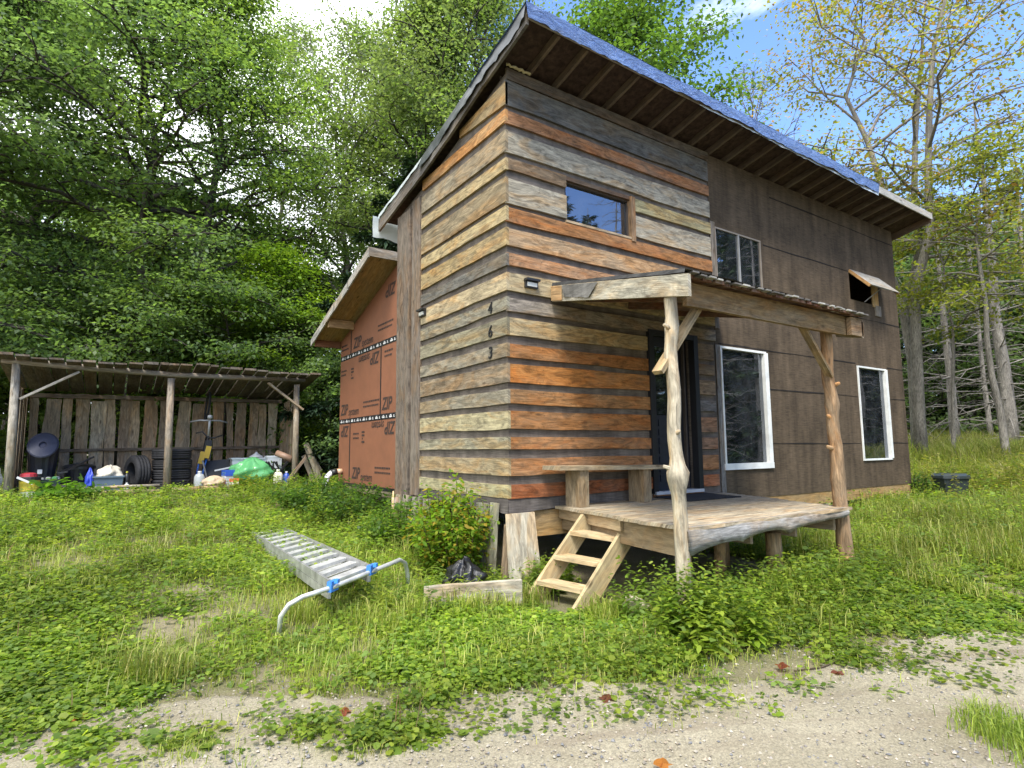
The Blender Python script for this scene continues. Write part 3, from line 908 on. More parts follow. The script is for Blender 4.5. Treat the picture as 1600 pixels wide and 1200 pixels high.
# ---- wing with orange panels
WY0, WY1 = 2.99, 5.67
wz = lambda y: 3.36 - (y - 2.99) * 0.305
mb = MB()
vs = [(0.0, WY0, -0.06), (0.0, WY1, -0.06), (0.0, WY1, wz(WY1)), (0.0, WY0, wz(WY0))]
vs2 = [(3.6, b, c) for a, b, c in vs]
mb.add(vs + vs2, [(3, 2, 1, 0), (4, 5, 6, 7), (0, 1, 5, 4), (1, 2, 6, 5), (3, 0, 4, 7)])
wing = mb.build('wing_wall', 'orange_panel', cabin)
mb = MB()
for z in (1.03, 2.20): mb.plank((-0.004, WY0, z - 0.045), (0, 1, 0), (0, 0, 1), (1, 0, 0), WY1 - WY0, 0.09, 0.003)
for y, z0, z1 in ((5.07, -0.05, 0.985), (3.65, 1.075, 2.155), (5.10, 2.245, 2.66)): mb.box((-0.0035, y - 0.02, z0), (-0.001, y + 0.02, z1))
mb.box((-0.0045, WY0 - 0.01, -0.05), (-0.0015, WY0 + 0.03, 3.3)); mb.plank((-0.006, WY0, -0.11), (0, 1, 0), (0, 0, 1), (1, 0, 0), WY1 - WY0, 0.05, 0.008)
mb.build('seam_tape', 'tape_black', wing)
mb = MB()
for z in (1.03, 2.20):
    y = WY1 - 0.08
    while y > WY0 + 0.1:
        mb = MB(); mb.box((-0.0062, y - 0.10, z - 0.022), (-0.0045, y, z + 0.004)); mb.box((-0.0062, y - 0.08, z + 0.008), (-0.0045, y - 0.03, z + 0.024)); mb.box((-0.0062, y - 0.19, z - 0.012), (-0.0045, y - 0.165, z + 0.016)); mb.box((-0.0062, y - 0.21, z - 0.022), (-0.0045, y - 0.15, z - 0.014))
        mb.build('tape_print', 'white_print', wing)
        y -= 0.29
def text_mesh(body, size, shear=0.0, bold=0.0, ext=0.0):
    cu = bpy.data.curves.new('lettering', 'FONT')
    cu.body = body; cu.size = size; cu.shear = shear; cu.offset = bold; cu.extrude = ext
    to = bpy.data.objects.new('lettering', cu); COL.objects.link(to)
    bpy.context.view_layer.update()
    dg = bpy.context.evaluated_depsgraph_get()
    me = bpy.data.meshes.new_from_object(to.evaluated_get(dg))
    vs = [tuple(v.co) for v in me.vertices]; fs = [tuple(p.vertices) for p in me.polygons]
    bpy.data.objects.remove(to); bpy.data.curves.remove(cu); bpy.data.meshes.remove(me)
    return vs, fs
def put_text(mb, tm, org, X_, Y_, off=(0, 0)):
    org = V(org); X_ = V(X_); Y_ = V(Y_)
    mb.add([org + X_ * (v[0] + off[0]) + Y_ * (v[1] + off[1]) + X_.cross(Y_) * v[2] for v in tm[0]], tm[1])
TZ = text_mesh('ZIP', 0.27, 0.22, 0.006); TS = text_mesh('system', 0.19, 0.2, 0.002)
def done(mb): mb.build('lettering', 'ink', wing)
UPR = ((0, -1, 0), (0, 0, 1)); DWN = ((0, 1, 0), (0, 0, -1))
def zipmark(y, z, flip=False):
    X_, Y_ = DWN if flip else UPR
    mb = MB(); put_text(mb, TZ, (-0.004, y, z), X_, Y_); done(mb)
    mb = MB(); put_text(mb, TS, (-0.004, y, z), X_, Y_, (0.43, -0.02)); done(mb)
zipmark(5.60, 1.15); zipmark(4.97, 2.31); zipmark(4.93, 0.03)
zipmark(3.72, 2.10, True); zipmark(3.05, 0.94, True)
for a, b, W_ in ((5.15, 0.94, DWN), (3.58, 1.14, UPR), (3.08, 3.10, DWN)):
    mb = MB(); put_text(mb, TZ, (-0.004, a, b), *W_); done(mb)
mb = MB()
def small(y, z, w, rows=2):
    mb = MB()
    for r_ in range(rows):
        x = 0
        while x < w:
            l_ = random.uniform(0.03, 0.09)
            mb.box((-0.0045, y - x - l_, z - r_ * 0.075), (-0.002, y - x, z - r_ * 0.075 + 0.028)); x += l_ + 0.02
    mb.build('fine_print', 'ink', wing)
small(3.80, 2.50, 0.6); small(4.42, 1.30, 0.7); small(3.85, 0.22, 0.62); small(3.50, 2.04, 0.3); small(5.62, 1.95, 0.26); small(4.9, 0.78, 0.26); small(5.62, 2.42, 0.3)
for y, z in ((5.05, 1.94), (4.45, 0.80)):
    mb = MB()
    for r_ in range(4): mb.box((-0.0045, y - (0.11 if r_ != 2 else 0.03), z - r_ * 0.055), (-0.002, y + (0.02 if r_ != 2 else 0), z - r_ * 0.055 + 0.03))
    mb.build('fine_print', 'ink', wing)
mb = MB()
def slab(mb, x0, x1, y0, y1, zt0, zt1, th, col=(1, 1, 1)):
    vs = [(x0, y0, zt0), (x1, y0, zt0), (x1, y1, zt1), (x0, y1, zt1)]
    vs += [(a, b, c - th) for a, b, c in vs]
    mb.add(vs, [(0, 1, 2, 3), (7, 6, 5, 4), (0, 4, 5, 1), (1, 5, 6, 2), (2, 6, 7, 3), (3, 7, 4, 0)], col, [(b, a) for a, b, c in vs])
slab(mb, -0.47, 3.8, 2.97, 5.92, wz(2.97) + 0.10, wz(5.92) + 0.10, 0.03, (0.34, 0.21, 0.105))
wr_ = mb.build('wing_roof', 'lumber', cabin)
mb = MB()
dv = V((0, 1, -0.305)).normalized()
GY = (0.34, 0.33, 0.31)
for a, ln, dz in ((0.0, 0.95, 0.0), (0.93, 0.75, -0.012), (1.66, 1.44, 0.004)):
    mb.plank(V((-0.50, 2.95, wz(2.95) - 0.02 + dz)) + dv * a, dv, (0, 0, 1), (1, 0, 0), ln, 0.135, 0.025, GY, 8, 0.005, 0.004)
mb.plank((-0.49, 2.945, wz(2.95) + 0.0), (1, 0, 0), (0, 0, 1), (0, 1, 0), 0.5, 0.135, 0.025, (0.25, 0.24, 0.23), 4, 0.006)
mb.build('fascia', 'old_wood', wr_)
mb = MB(); mb.plank((-0.45, 4.98, wz(4.98) - 0.09), (1, 0, 0), (0, 0, 1), (0, 1, 0), 0.45, 0.15, 0.05, (0.38, 0.24, 0.12), 3, 0.002); mb.plank((-0.45, 5.80, wz(5.8) - 0.06), (1, 0, 0), (0, 0, 1), (0, 1, 0), 4.0, 0.12, 0.04, (0.20, 0.09, 0.05), 3, 0.002)
mb.build('lookout', 'lumber', wr_)
mb = MB(); mb.plank((0.0, WY0, -0.2), (0, 1, 0), (0, 0, 1), (1, 0, 0), WY1 - WY0, 0.09, 0.1, (0.20, 0.17, 0.11), 3); mb.build('wing_sill', 'lumber', cabin)
# drain pipe and elbow out of the panel wall
mb = MB()
mb.tube([(-0.01, 5.45, 0.13), (-0.10, 5.44, 0.13)], 0.05, 12, (0.62, 0.42, 0.26)); mb.tube([(-0.10, 5.44, 0.13), (-0.20, 5.45, 0.11)], 0.058, 12, (0.02, 0.02, 0.02))
mb.tube([(-0.19, 5.45, 0.115), (-0.26, 5.46, 0.05), (-0.30, 5.47, -0.10), (-0.33, 5.48, -0.26), (-0.36, 5.49, -0.5)], 0.048, 12, (0.72, 0.73, 0.71))
mb.build('drain_pipe', 'plastic', cabin, True)
# house numbers
nums = []
for ch, z in (('4', 2.03), ('6', 1.765), ('3', 1.525)):
    mb = MB(); put_text(mb, text_mesh(ch, 0.185, 0.12, 0.001, 0.004), (-0.042, 0.345, z), (0, -1, 0), (0, 0, 1)); mb.build('house_number', 'black_iron', cabin)
# two small wall lights, unlit
def wall_light(org, out, side):
    org = V(org); out = V(out); side = V(side); up_ = V((0, 0, 1))
    mb = MB()
    mb.plank(org - side * 0.085 - up_ * 0.045, side, up_, out, 0.17, 0.09, 0.03, (0.02, 0.02, 0.02))
    mb.plank(org - side * 0.09 + up_ * 0.03, side, up_, out, 0.18, 0.025, 0.07, (0.02, 0.02, 0.02))
    w = mb.build('wall_light', 'plastic', cabin)
    mb = MB(); mb.plank(org - side * 0.065 - up_ * 0.03 + out * 0.03, side, up_, out, 0.13, 0.045, 0.012, (0.6, 0.6, 0.55)); mb.build('lens', 'plastic', w)
wall_light((0.285, -0.033, 2.335), (0, -1, 0), (1, 0, 0)); wall_light((-0.036, 2.03, 2.375), (-1, 0, 0), (0, 1, 0))

# ================================================================== PORCH
porch = empty('porch', (1.7, -1.0, -0.82), 'rustic porch with board deck, lean-to roof and two peeled log posts before the door', 'porch')
sk = V((-0.16, -1, 0)).normalized()        # the porch stands a little askew
DZ = -0.11
mb = MB()
for k in range(14):
    y = -0.02 - k * 0.147
    x0 = 0.62 + 0.158 * y; x1 = 3.50 + 0.35 * y
    c = random.choice([(0.40, 0.335, 0.23), (0.36, 0.30, 0.20), (0.43, 0.37, 0.27), (0.33, 0.28, 0.2)])
    mb.plank((x0 - random.uniform(0, 0.04), y - 0.142, DZ - 0.03 + random.uniform(-0.003, 0.003)), (1, 0, 0), (0, 1, 0), (0, 0, 1), x1 - x0 + 0.03, 0.138, 0.03, c, 8, 0.004)
mb.build('deck', 'old_wood', porch)
mb = MB()
mb.plank((0.66, 0.0, DZ - 0.14), V((-0.158, -1, 0)).normalized(), (0, 0, 1), (1, 0, 0), 1.15, 0.105, 0.035, (0.42, 0.31, 0.18), 6, 0.004)
mb.plank((0.70, 0.0, DZ - 0.26), V((-0.158, -1, 0)).normalized(), (0, 0, 1), (1, 0, 0), 2.0, 0.22, 0.04, (0.26, 0.19, 0.11), 6, 0.003)
mb.plank((3.42, -0.03, DZ - 0.24), V((-0.35, -1, 0)).normalized(), (0, 0, 1), (1, 0, 0), 2.0, 0.20, 0.04, (0.26, 0.2, 0.13), 6, 0.003)
for x in (1.2, 1.9, 2.6): mb.box((x, -2.0, DZ - 0.22), (x + 0.04, -0.02, DZ - 0.035), (0.25, 0.2, 0.13))
mb.build('joist', 'lumber', porch)
# live-edge front board
mb = MB()
lo = [(0.28, -0.30), (0.335, -0.325), (0.42, -0.305), (0.55, -0.285), (0.75, -0.265), (0.92, -0.262), (0.99, -0.28), (1.05, -0.255), (1.2, -0.235), (1.38, -0.222), (1.50, -0.225), (1.62, -0.24), (1.69, -0.275), (1.76, -0.262), (1.82, -0.235), (2.0, -0.22), (2.2, -0.215), (2.4, -0.205), (2.6, -0.205), (2.72, -0.20), (2.77, -0.17)]
vs = []; uvs = []
for x, z in lo:
    w = 0.012 * math.sin(x * 7) + 0.02 * math.exp(-((x - 1.6) / 0.12) ** 2)
    for zz, yy in ((DZ + 0.002, -2.055), (DZ - 0.03, -2.075 - w), ((z + DZ) / 2 - 0.02, -2.08 - w * 1.4), (z, -2.07 - w * 0.6), (z + 0.004, -2.03), (DZ + 0.002, -2.03)):
        vs.append((x, yy, zz)); uvs.append((x, zz + (0.1 if yy > -2.04 else 0)))
fs = []
for i in range(len(lo) - 1):
    for k in range(6):
        k2 = (k + 1) % 6
        fs.append((i * 6 + k, (i + 1) * 6 + k, (i + 1) * 6 + k2, i * 6 + k2)[::-1])
fs += [tuple(range(6)), tuple(range((len(lo) - 1) * 6, len(lo) * 6))[::-1]]
mb.add(vs, fs, (0.30, 0.295, 0.285), uvs)
mb.build('live_edge_board', 'old_wood', porch, True)
def post(pts, rads, col, bumps, name='post'):
    """peeled log: smooth path with swellings and branch stubs"""
    P_, R_ = [], []
    n = 34
    for i in range(n + 1):
        t_ = i / n * (len(pts) - 1); k = min(int(t_), len(pts) - 2); f = t_ - k
        p_ = V(pts[k]).lerp(V(pts[k + 1]), f); r_ = rads[k] * (1 - f) + rads[k + 1] * f
        p_ += V((0.006 * math.sin(i * 0.9), 0.006 * math.cos(i * 0.7), 0))
        for zb, amp, wd in bumps: r_ += amp * math.exp(-((p_.z - zb) / wd) ** 2)
        P_.append(p_); R_.append(r_)
    mb = MB(); mb.tube(P_, R_, 16, col, True, 0.035)
    return mb
CR = (0.42, 0.37, 0.275)
g0 = Z(0.23, -2.0) - 0.1
mb = post([(0.30, -2.02, g0), (0.275, -2.02, 0.0), (0.25, -2.02, 0.5), (0.245, -2.02, 1.2), (0.285, -2.0, 1.79)], [0.060, 0.057, 0.054, 0.053, 0.052], CR, [(0.31, 0.036, 0.06), (0.23, 0.014, 0.05), (1.49, 0.010, 0.04)])
for z, a, l_ in ((1.50, PI, 0.075), (1.52, 0.1, 0.08), (0.98, 0.1, 0.095), (0.36, 2.5, 0.1), (0.64, -1.9, 0.075), (-0.12, 0.1, 0.075)):
    mb.tube([(0.245, -2.02, z - 0.02), (0.245 + math.cos(a) * l_, -2.02 + math.sin(a) * l_, z + 0.012)], [0.026, 0.014], 7, CR, True, 0.1)
mb.build('post', 'bare_log', porch, True)
g1 = Z(2.85, -2.0) - 0.1
mb = post([(2.86, -1.97, g1), (2.82, -1.97, 0.0), (2.80, -1.97, 0.6), (2.76, -1.97, 1.2), (2.75, -1.97, 1.90)], [0.084, 0.070, 0.063, 0.060, 0.056], (0.30, 0.20, 0.115), [(0.95, 0.012, 0.06), (0.2, 0.012, 0.04)])
for z, a, l_ in ((1.16, -1.6, 0.095), (0.82, PI, 0.10), (0.5, 2.9, 0.11), (-0.62, -1.8, 0.12)):
    mb.tube([(2.79, -1.97, z - 0.02), (2.79 + math.cos(a) * l_, -1.97 + math.sin(a) * l_, z + 0.012)], [0.03, 0.016], 7, (0.45, 0.28, 0.14), True, 0.1)
mb.build('post', 'bare_log', porch, True)
for x, y, r_ in ((1.86, -1.80, 0.075), (1.30, -1.6, 0.055), (0.62, -1.75, 0.06), (2.3, -0.9, 0.06)):
    g_ = Z(x, y) - 0.15
    mb = MB(); mb.tube([(x, y, g_), (x + 0.01, y, -0.5), (x, y, DZ - 0.20)], [r_ * 1.05, r_, r_ * 0.97], 12, (0.33, 0.23, 0.12), True, 0.04); mb.build('pier', 'bare_log', porch, True)
# lean-to roof
PZ0, PZ1 = 2.38, 1.90
mb = MB()
for k in range(23):
    a = k / 23; b = (k + 1) / 23 - 0.004
    xa0, xb0 = 0.64 + 2.95 * a, 0.64 + 2.95 * b
    xa1, xb1 = 0.20 + 2.86 * a, 0.20 + 2.86 * b
    ye = -2.19 - random.uniform(0.0, 0.05)
    dz = random.uniform(-0.006, 0.006)
    vs = [(xa0, -0.04, PZ0 + dz), (xb0, -0.04, PZ0 + dz), (xb1, ye, PZ1 + dz), (xa1, ye, PZ1 + dz)]
    vs += [(x, y, z - 0.028) for x, y, z in vs]
    mb.add(vs, [(3, 2, 1, 0), (4, 5, 6, 7), (0, 1, 5, 4), (1, 2, 6, 5), (2, 3, 7, 6), (3, 0, 4, 7)], random.choice([(0.15, 0.07, 0.045), (0.13, 0.065, 0.042), (0.17, 0.085, 0.05)]), [(v[1] + k * 3, v[0]) for v in vs])
pr = mb.build('porch_roof', 'old_wood', porch)
mb = MB()
sheet(mb, (0.60, 0.0, PZ0 + 0.03), (3.62, 0.0, PZ0 + 0.03), (3.14, -2.24, PZ1 + 0.015), (0.16, -2.26, PZ1 + 0.015), 80, 30, 0.012, (0.10, 0.098, 0.09), 21, 3, (0, 0, 1), 0.04)
sheet(mb, (0.60, 0.0, PZ0 + 0.03), (0.16, -2.26, PZ1 + 0.015), (0.15, -2.26, PZ1 - 0.02), (0.595, 0.0, PZ0 - 0.005), 20, 2, 0.004, (0.05, 0.05, 0.05), 22, 3, (-1, 0, 0), 0.01)
for k in range(26):
    x = 0.25 + k * 0.11
    mb.plank((x, -2.25 - random.uniform(0, 0.02), PZ1 - 0.006 + random.uniform(-0.006, 0.006)), (0, 1, 0), (1, 0, 0), (0, 0, 1), 0.12, random.uniform(0.05, 0.10), 0.014, random.choice([(0.22, 0.21, 0.19), (0.12, 0.11, 0.10), (0.3, 0.29, 0.26)]))
mb.build('roll_roofing', 'tar_paper', pr)
mb = MB()
dl = V((-0.196, -1, -0.222)).normalized()
mb.plank(V((0.585, -0.035, 2.185)), dl, (0, 0, 1), (1, 0, 0), 2.36, 0.18, 0.035, (0.42, 0.39, 0.31), 8, 0.003)
lf = mb.build('side_fascia', 'old_wood', porch)
mb = MB(); sheet(mb, (0.522, -0.30, 2.30), (0.38, -1.02, 2.14), (0.41, -0.85, 2.03), (0.52, -0.33, 2.16), 14, 6, 0.02, (0.14, 0.135, 0.125), 31, 6, (-1, 0, 0), 0.03)
mb.build('paper_flap', 'tar_paper', lf)
mb = MB(); mb.plank((0.57, -0.04, 2.19), dl, (0, 0, 1), (1, 0, 0), 0.26, 0.165, 0.004, (0.50, 0.33, 0.17), 3, 0.002); mb.v = [(a - 0.003, b, c) for a, b, c in mb.v]; mb.build('patch_board', 'lumber', lf)
mb = MB()
mb.plank((0.34, -2.12, 1.67), (1, 0, 0.004), (0, 0, 1), (0, 1, 0), 2.78, 0.20, 0.045, (0.22, 0.15, 0.075), 10, 0.004)
mb.plank((2.88, -2.18, 1.68), (1, 0, 0), (0, 0, 1), (0, 1, 0), 0.26, 0.19, 0.05, (0.28, 0.19, 0.11), 3, 0.004)
mb.plank((3.10, -2.18, 1.66), V((0.1, 1, 0.2)).normalized(), (0, 0, 1), (1, 0, 0), 0.3, 0.18, 0.03, (0.33, 0.29, 0.23), 3, 0.004)
mb.build('header_beam', 'old_wood', porch)
mb = MB()
for x in (1.0, 1.7, 2.4): mb.beam((x - 0.1, -2.08, PZ1 - 0.075), (x + 0.12, -0.04, PZ0 - 0.085), 0.04, 0.09, (0.16, 0.08, 0.05))
mb.build('roof_joist', 'old_wood', porch)
mb = MB(); mb.beam((0.12, -1.98, 1.12), (0.70, -2.0, 1.80), 0.04, 0.10, (0.30, 0.23, 0.13), (0, -1, 0)); mb.build('brace', 'old_wood', porch)
mb = MB(); mb.beam((2.73, -2.0, 1.24), (2.02, -2.06, 1.83), 0.035, 0.07, (0.24, 0.18, 0.10), (0, -1, 0)); mb.build('brace', 'old_wood', porch)

# ---- bench, mat, steps
b_ = empty('bench', (1.25, -0.3, DZ), 'rough slab bench standing on the deck against the orange boards', 'bench')
mb = MB(); mb.plank((0.38, -0.40, 0.29), (1, 0.0, -0.018), (0, 1, 0), (0, 0, 1), 1.78, 0.33, 0.045, (0.35, 0.29, 0.19), 14, 0.014); mb.build('seat', 'old_wood', b_)
for x in (0.66, 1.62):
    mb = MB(); mb.plank((x, -0.36, DZ), (0, 0, 1), (0, 1, 0), (1, 0, 0), 0.40, 0.24, 0.13, (0.27, 0.21, 0.13), 5, 0.006); mb.build('leg', 'old_wood', b_)
mb = MB(); sheet(mb, (2.15, -0.05, DZ + 0.012), (3.18, -0.02, DZ + 0.012), (3.02, -0.65, DZ + 0.012), (2.06, -0.63, DZ + 0.012), 20, 12, 0.004, (1, 1, 1), 2, 4, (0, 0, 1))
for a, c in (((2.15, -0.05), (3.18, -0.02)), ((2.06, -0.63), (3.02, -0.65))): mb.beam((*a, DZ + 0.009), (*c, DZ + 0.009), 0.03, 0.014)
tag(mb.build('doormat', 'mat_rubber'), 'flat dark rubber doormat lying on the deck before the door', 'doormat')
st = empty('steps', (0.1, -0.85, Z(0, -0.8)), 'wooden ladder steps with three treads leaning on the deck edge', 'steps')
LM = (0.46, 0.36, 0.20)
SA0, SA1 = V((-0.26, -0.58, Z(-0.26, -0.6) - 0.02)), V((0.47, -0.58, -0.19))
SB0, SB1 = V((-0.10, -1.08, Z(-0.1, -1.1) - 0.02)), V((0.60, -1.08, -0.215))
for a, c in ((SA0, SA1), (SB0, SB1)):
    mb = MB(); d_ = (c - a).normalized(); perp = V((d_.z, 0, -d_.x))
    a2 = a + perp * 0.0
    mb.plank(a2, d_, perp, (0, 1, 0), (c - a).length + 0.06, 0.185, 0.038, LM, 6, 0.002); mb.build('stringer', 'lumber', st)
for t_ in (0.22, 0.51, 0.80):
    a = SA0.lerp(SA1, t_); c = SB0.lerp(SB1, t_)
    mb = MB(); dd = (a - c); dd.normalize()
    mb.plank(c + V((0.0, 0.038, 0.0)), dd, (0.97, 0.0, 0.0), (0, 0, 1), (a - c).length - 0.04, 0.19, 0.038, (0.47, 0.37, 0.22), 4, 0.002); mb.build('tread', 'lumber', st)
# boulder beside the steps
def rock(name, c, s, seed, label, cat='rock', m='stone', group=None):
    rr = np.random.default_rng(seed)
    mb = MB(); nu, nv = 14, 9
    vs = []
    ph = rr.uniform(0, 6.28, 6)
    for j in range(nv + 1):
        th = PI * j / nv
        for i in range(nu):
            a = 2 * PI * i / nu
            d = V((math.sin(th) * math.cos(a), math.sin(th) * math.sin(a), math.cos(th)))
            k = 1 + 0.16 * math.sin(2.3 * d.x + ph[0]) * math.cos(2.9 * d.y + ph[1]) + 0.1 * math.sin(4 * d.z + ph[2] + 3 * d.x)
            vs.append(V(c) + V((d.x * s[0] * k, d.y * s[1] * k, d.z * s[2] * k)))
    fs = [(j * nu + i, j * nu + (i + 1) % nu, (j + 1) * nu + (i + 1) % nu, (j + 1) * nu + i)[::-1] for j in range(nv) for i in range(nu)]
    mb.add(vs, fs)
    return tag(mb.build(name, m, None, True), label, cat, group)
rock('boulder', (0.33, -1.45, Z(0.33, -1.45) + 0.03), (0.15, 0.12, 0.12), 4, 'rounded tan boulder in the weeds beside the steps')

# ---- boards leaning at the corner and along the gable foot
def lean(x0, y0, w, top, col, label, ax, tx=0.06, group='boards leaning on the cabin foot', m='old_wood', wav=0.008, tap=1.0, thick=0.025):
    mb = MB(); g_ = Z(x0, y0) - 0.05
    if ax == 'x':
        a = V((x0, y0, g_)); d = V((0.0, tx, top - g_)); ln = d.length
        mb.plank(a, d.normalized(), (1, 0, 0), (0, 1, 0), ln, w, thick, col, 8, wav, wav, tap)
    else:
        a = V((x0, y0, g_)); d = V((tx, 0.0, top - g_)); ln = d.length
        mb.plank(a, d.normalized(), (0, 1, 0), (1, 0, 0), ln, w, thick, col, 8, wav, wav, tap)
    return tag(mb.build('leaning_board', m), label, 'board', group)
lean(-0.14, -0.22, 0.40, -0.145, (0.50, 0.45, 0.35), 'wide pale board leaning on the sill at the front corner', 'x', 0.10, tap=0.86)
lean(-0.16, 0.08, 0.15, -0.05, (0.30, 0.29, 0.21), 'grey green plank upright at the cabin corner beside the shrub', 'y')
lean(-0.13, -0.10, 0.10, -0.26, (0.27, 0.19, 0.12), 'short brown plank between the pale board and grey green plank', 'y')
lean(-0.15, 0.30, 0.22, -0.07, (0.28, 0.28, 0.22), 'wide grey plank behind the yellow green shrub', 'y')
for k, (y, w, tp, lb) in enumerate(((1.75, 0.17, -0.12, 'grey plank at the gable foot left of the shrub'), (1.98, 0.10, -0.10, 'narrow grey plank under the left end of the siding'), (2.13, 0.14, -0.12, 'dark grey plank under the gable trim boards'), (2.36, 0.22, -0.11, 'broad grey plank under the wide trim board'), (2.66, 0.16, -0.12, 'weathered plank at the wing corner beside the upright pipe'))):
    lean(-0.13, y, w, tp, random.choice([(0.24, 0.23, 0.19), (0.2, 0.19, 0.15), (0.28, 0.26, 0.2)]), lb, 'y')
p_ = MB(); g_ = Z(-0.2, 2.5) - 0.05
p_.tube([(-0.22, 2.50, g_), (-0.22, 2.50, -0.30), (-0.22, 2.50, -0.13)], [0.055, 0.055, 0.05], 12, (0.34, 0.24, 0.17)); 
p_.tube([(-0.24, 2.47, -0.13), (-0.28, 2.42, -0.05), (-0.30, 2.38, -0.2), (-0.30, 2.37, -0.45)], 0.012, 8, (0.55, 0.4, 0.22))
tag(p_.build('stub_pipe', 'plastic', None, True), 'upright tan pipe stub with a bent tube at the wing corner', 'pipe')
mb = MB()
lb = empty('timber', (-0.8, -0.6, Z(-0.8, -0.6)), 'grey timber lying on edge in front of the black bag', 'timber')
mb.plank((-1.18, -0.42, Z(-1.1, -0.5) - 0.03), V((0.70, -0.36, 0.04)).normalized(), (0, 0, 1), (0.46, 0.89, 0), 0.86, 0.21, 0.07, (0.42, 0.38, 0.30), 10, 0.014, 0.022); mb.build('plank', 'old_wood', lb)
def bagmesh(c, s, seed, n=26, m=16, wr=0.16, peak=0.35):
    n = max(n, 44); m = max(m, 28)
    rr = random.Random(seed); ph = [rr.uniform(0, 6.28) for _ in range(8)]
    vs = []
    for j in range(m + 1):
        th = PI * j / m
        for i in range(n):
            a = 2 * PI * i / n
            d = V((math.sin(th) * math.cos(a), math.sin(th) * math.sin(a), math.cos(th)))
            k = 1 + wr * (0.5 * math.sin(5 * a + ph[0] + 2 * th) + 0.35 * math.sin(9 * a + ph[1] - 3 * th) + 0.35 * math.sin(3 * a + 7 * th + ph[2]) + 0.2 * math.sin(13 * a + ph[3]))
            k += wr * 0.9 * (abs(float(fbm(a * 2.2 + seed, th * 3.2, 1.6, seed)) - 0.5) * 2 - 0.3)
            zt = d.z * (1 + peak * max(0, d.z) ** 6) if d.z > 0 else d.z * 0.75
            vs.append(V(c) + V((d.x * s[0] * k, d.y * s[1] * k, zt * s[2] * (1 + 0.5 * (k - 1)))))
    fs = [(j * n + i, j * n + (i + 1) % n, (j + 1) * n + (i + 1) % n, (j + 1) * n + i)[::-1] for j in range(m) for i in range(n)]
    mb = MB(); mb.add(vs, fs); return mb
tag(bagmesh((-0.60, -0.10, Z(-0.62, -0.1) + 0.10), (0.19, 0.17, 0.14), 3, 40, 24, 0.34, 0.5).build('trash_bag', 'bag_black', None, True), 'small shiny black rubbish bag tucked behind the grey timber', 'bag')
# dark bin right of the cabin
mb = MB(); bx, by = 10.2, -0.36; bz = Z(bx, by) + 0.06
mb.lathe((bx, by, bz), [(0.28, 0), (0.34, 0.34), (0.37, 0.35), (0.37, 0.40), (0.30, 0.44)], 8, (0.035, 0.045, 0.05))
mb.v = [(bx + (x - bx) * 0.9, by + (y - by) * 0.9, z) for x, y, z in mb.v]
tag(mb.build('storage_bin', 'plastic'), 'dark lidded plastic bin in the grass at the far end of the cabin', 'bin')

# ================================================================== LADDER
ld = empty('ladder', (-1.9, 1.3, -0.75), 'aluminium extension ladder with a curved stabiliser bar lying in the grass', 'ladder')
A0, A1 = V((-2.0, -0.42, -0.53)), V((-1.93, 3.05, -0.545))
B0, B1 = V((-1.60, -0.22, -0.49)), V((-1.53, 3.25, -0.53))
for a, c in ((A0, A1), (B0, B1)):
    mb = MB(); mb.beam(a, c, 0.022, 0.07, (1, 1, 1)); mb.beam(a - V((0, 0, 0.074)), c - V((0, 0.2, 0.074)), 0.026, 0.07, (1, 1, 1)); mb.build('rail', 'aluminium', ld)
for k in range(12):
    t_ = 0.02 + k * 0.0865
    a = A0.lerp(A1, t_); c = B0.lerp(B1, t_); a, c = a.lerp(c, 0.045), c.lerp(a, 0.045)
    mb = MB(); mb.beam(a, c, 0.10, 0.03, (1, 1, 1)); q_ = V((0.004, 0.145, -0.075)); mb.beam(a + q_, c + q_, 0.10, 0.03, (1, 1, 1)); mb.beam(a + q_ * 0.5 + V((0, 0, -0.01)), a + q_ * 0.5 + V((0, 0, -0.01)), 0.2, 0.05); mb.build('rung', 'bright_aluminium', ld)
mb = MB()
mb.tube([(-2.385, -0.46, Z(-2.4, -0.45) - 0.03), (-2.375, -0.48, -0.70), (-2.33, -0.53, -0.61), (-2.24, -0.55, -0.565), (-2.0, -0.49, -0.54), (-1.6, -0.285, -0.50), (-1.36, -0.165, -0.475), (-1.27, -0.10, -0.47), (-1.18, -0.02, -0.52), (-1.13, 0.03, -0.64), (-1.12, 0.05, -0.85)], 0.019, 12)
mb.build('stabiliser_bar', 'bright_aluminium', ld, True)
for p_ in (V((-1.99, -0.475, -0.53)), V((-1.60, -0.275, -0.485))):
    mb = MB(); mb.beam(p_ + V((-0.04, -0.035, 0)), p_ + V((0.04, 0.035, 0)), 0.04, 0.08, (0.045, 0.20, 0.60)); mb.beam(p_ + V((0.005, -0.055, 0.04)), p_ + V((0.03, -0.03, 0.04)), 0.03, 0.03, (0.05, 0.25, 0.72)); mb.build('clamp', 'plastic', ld)

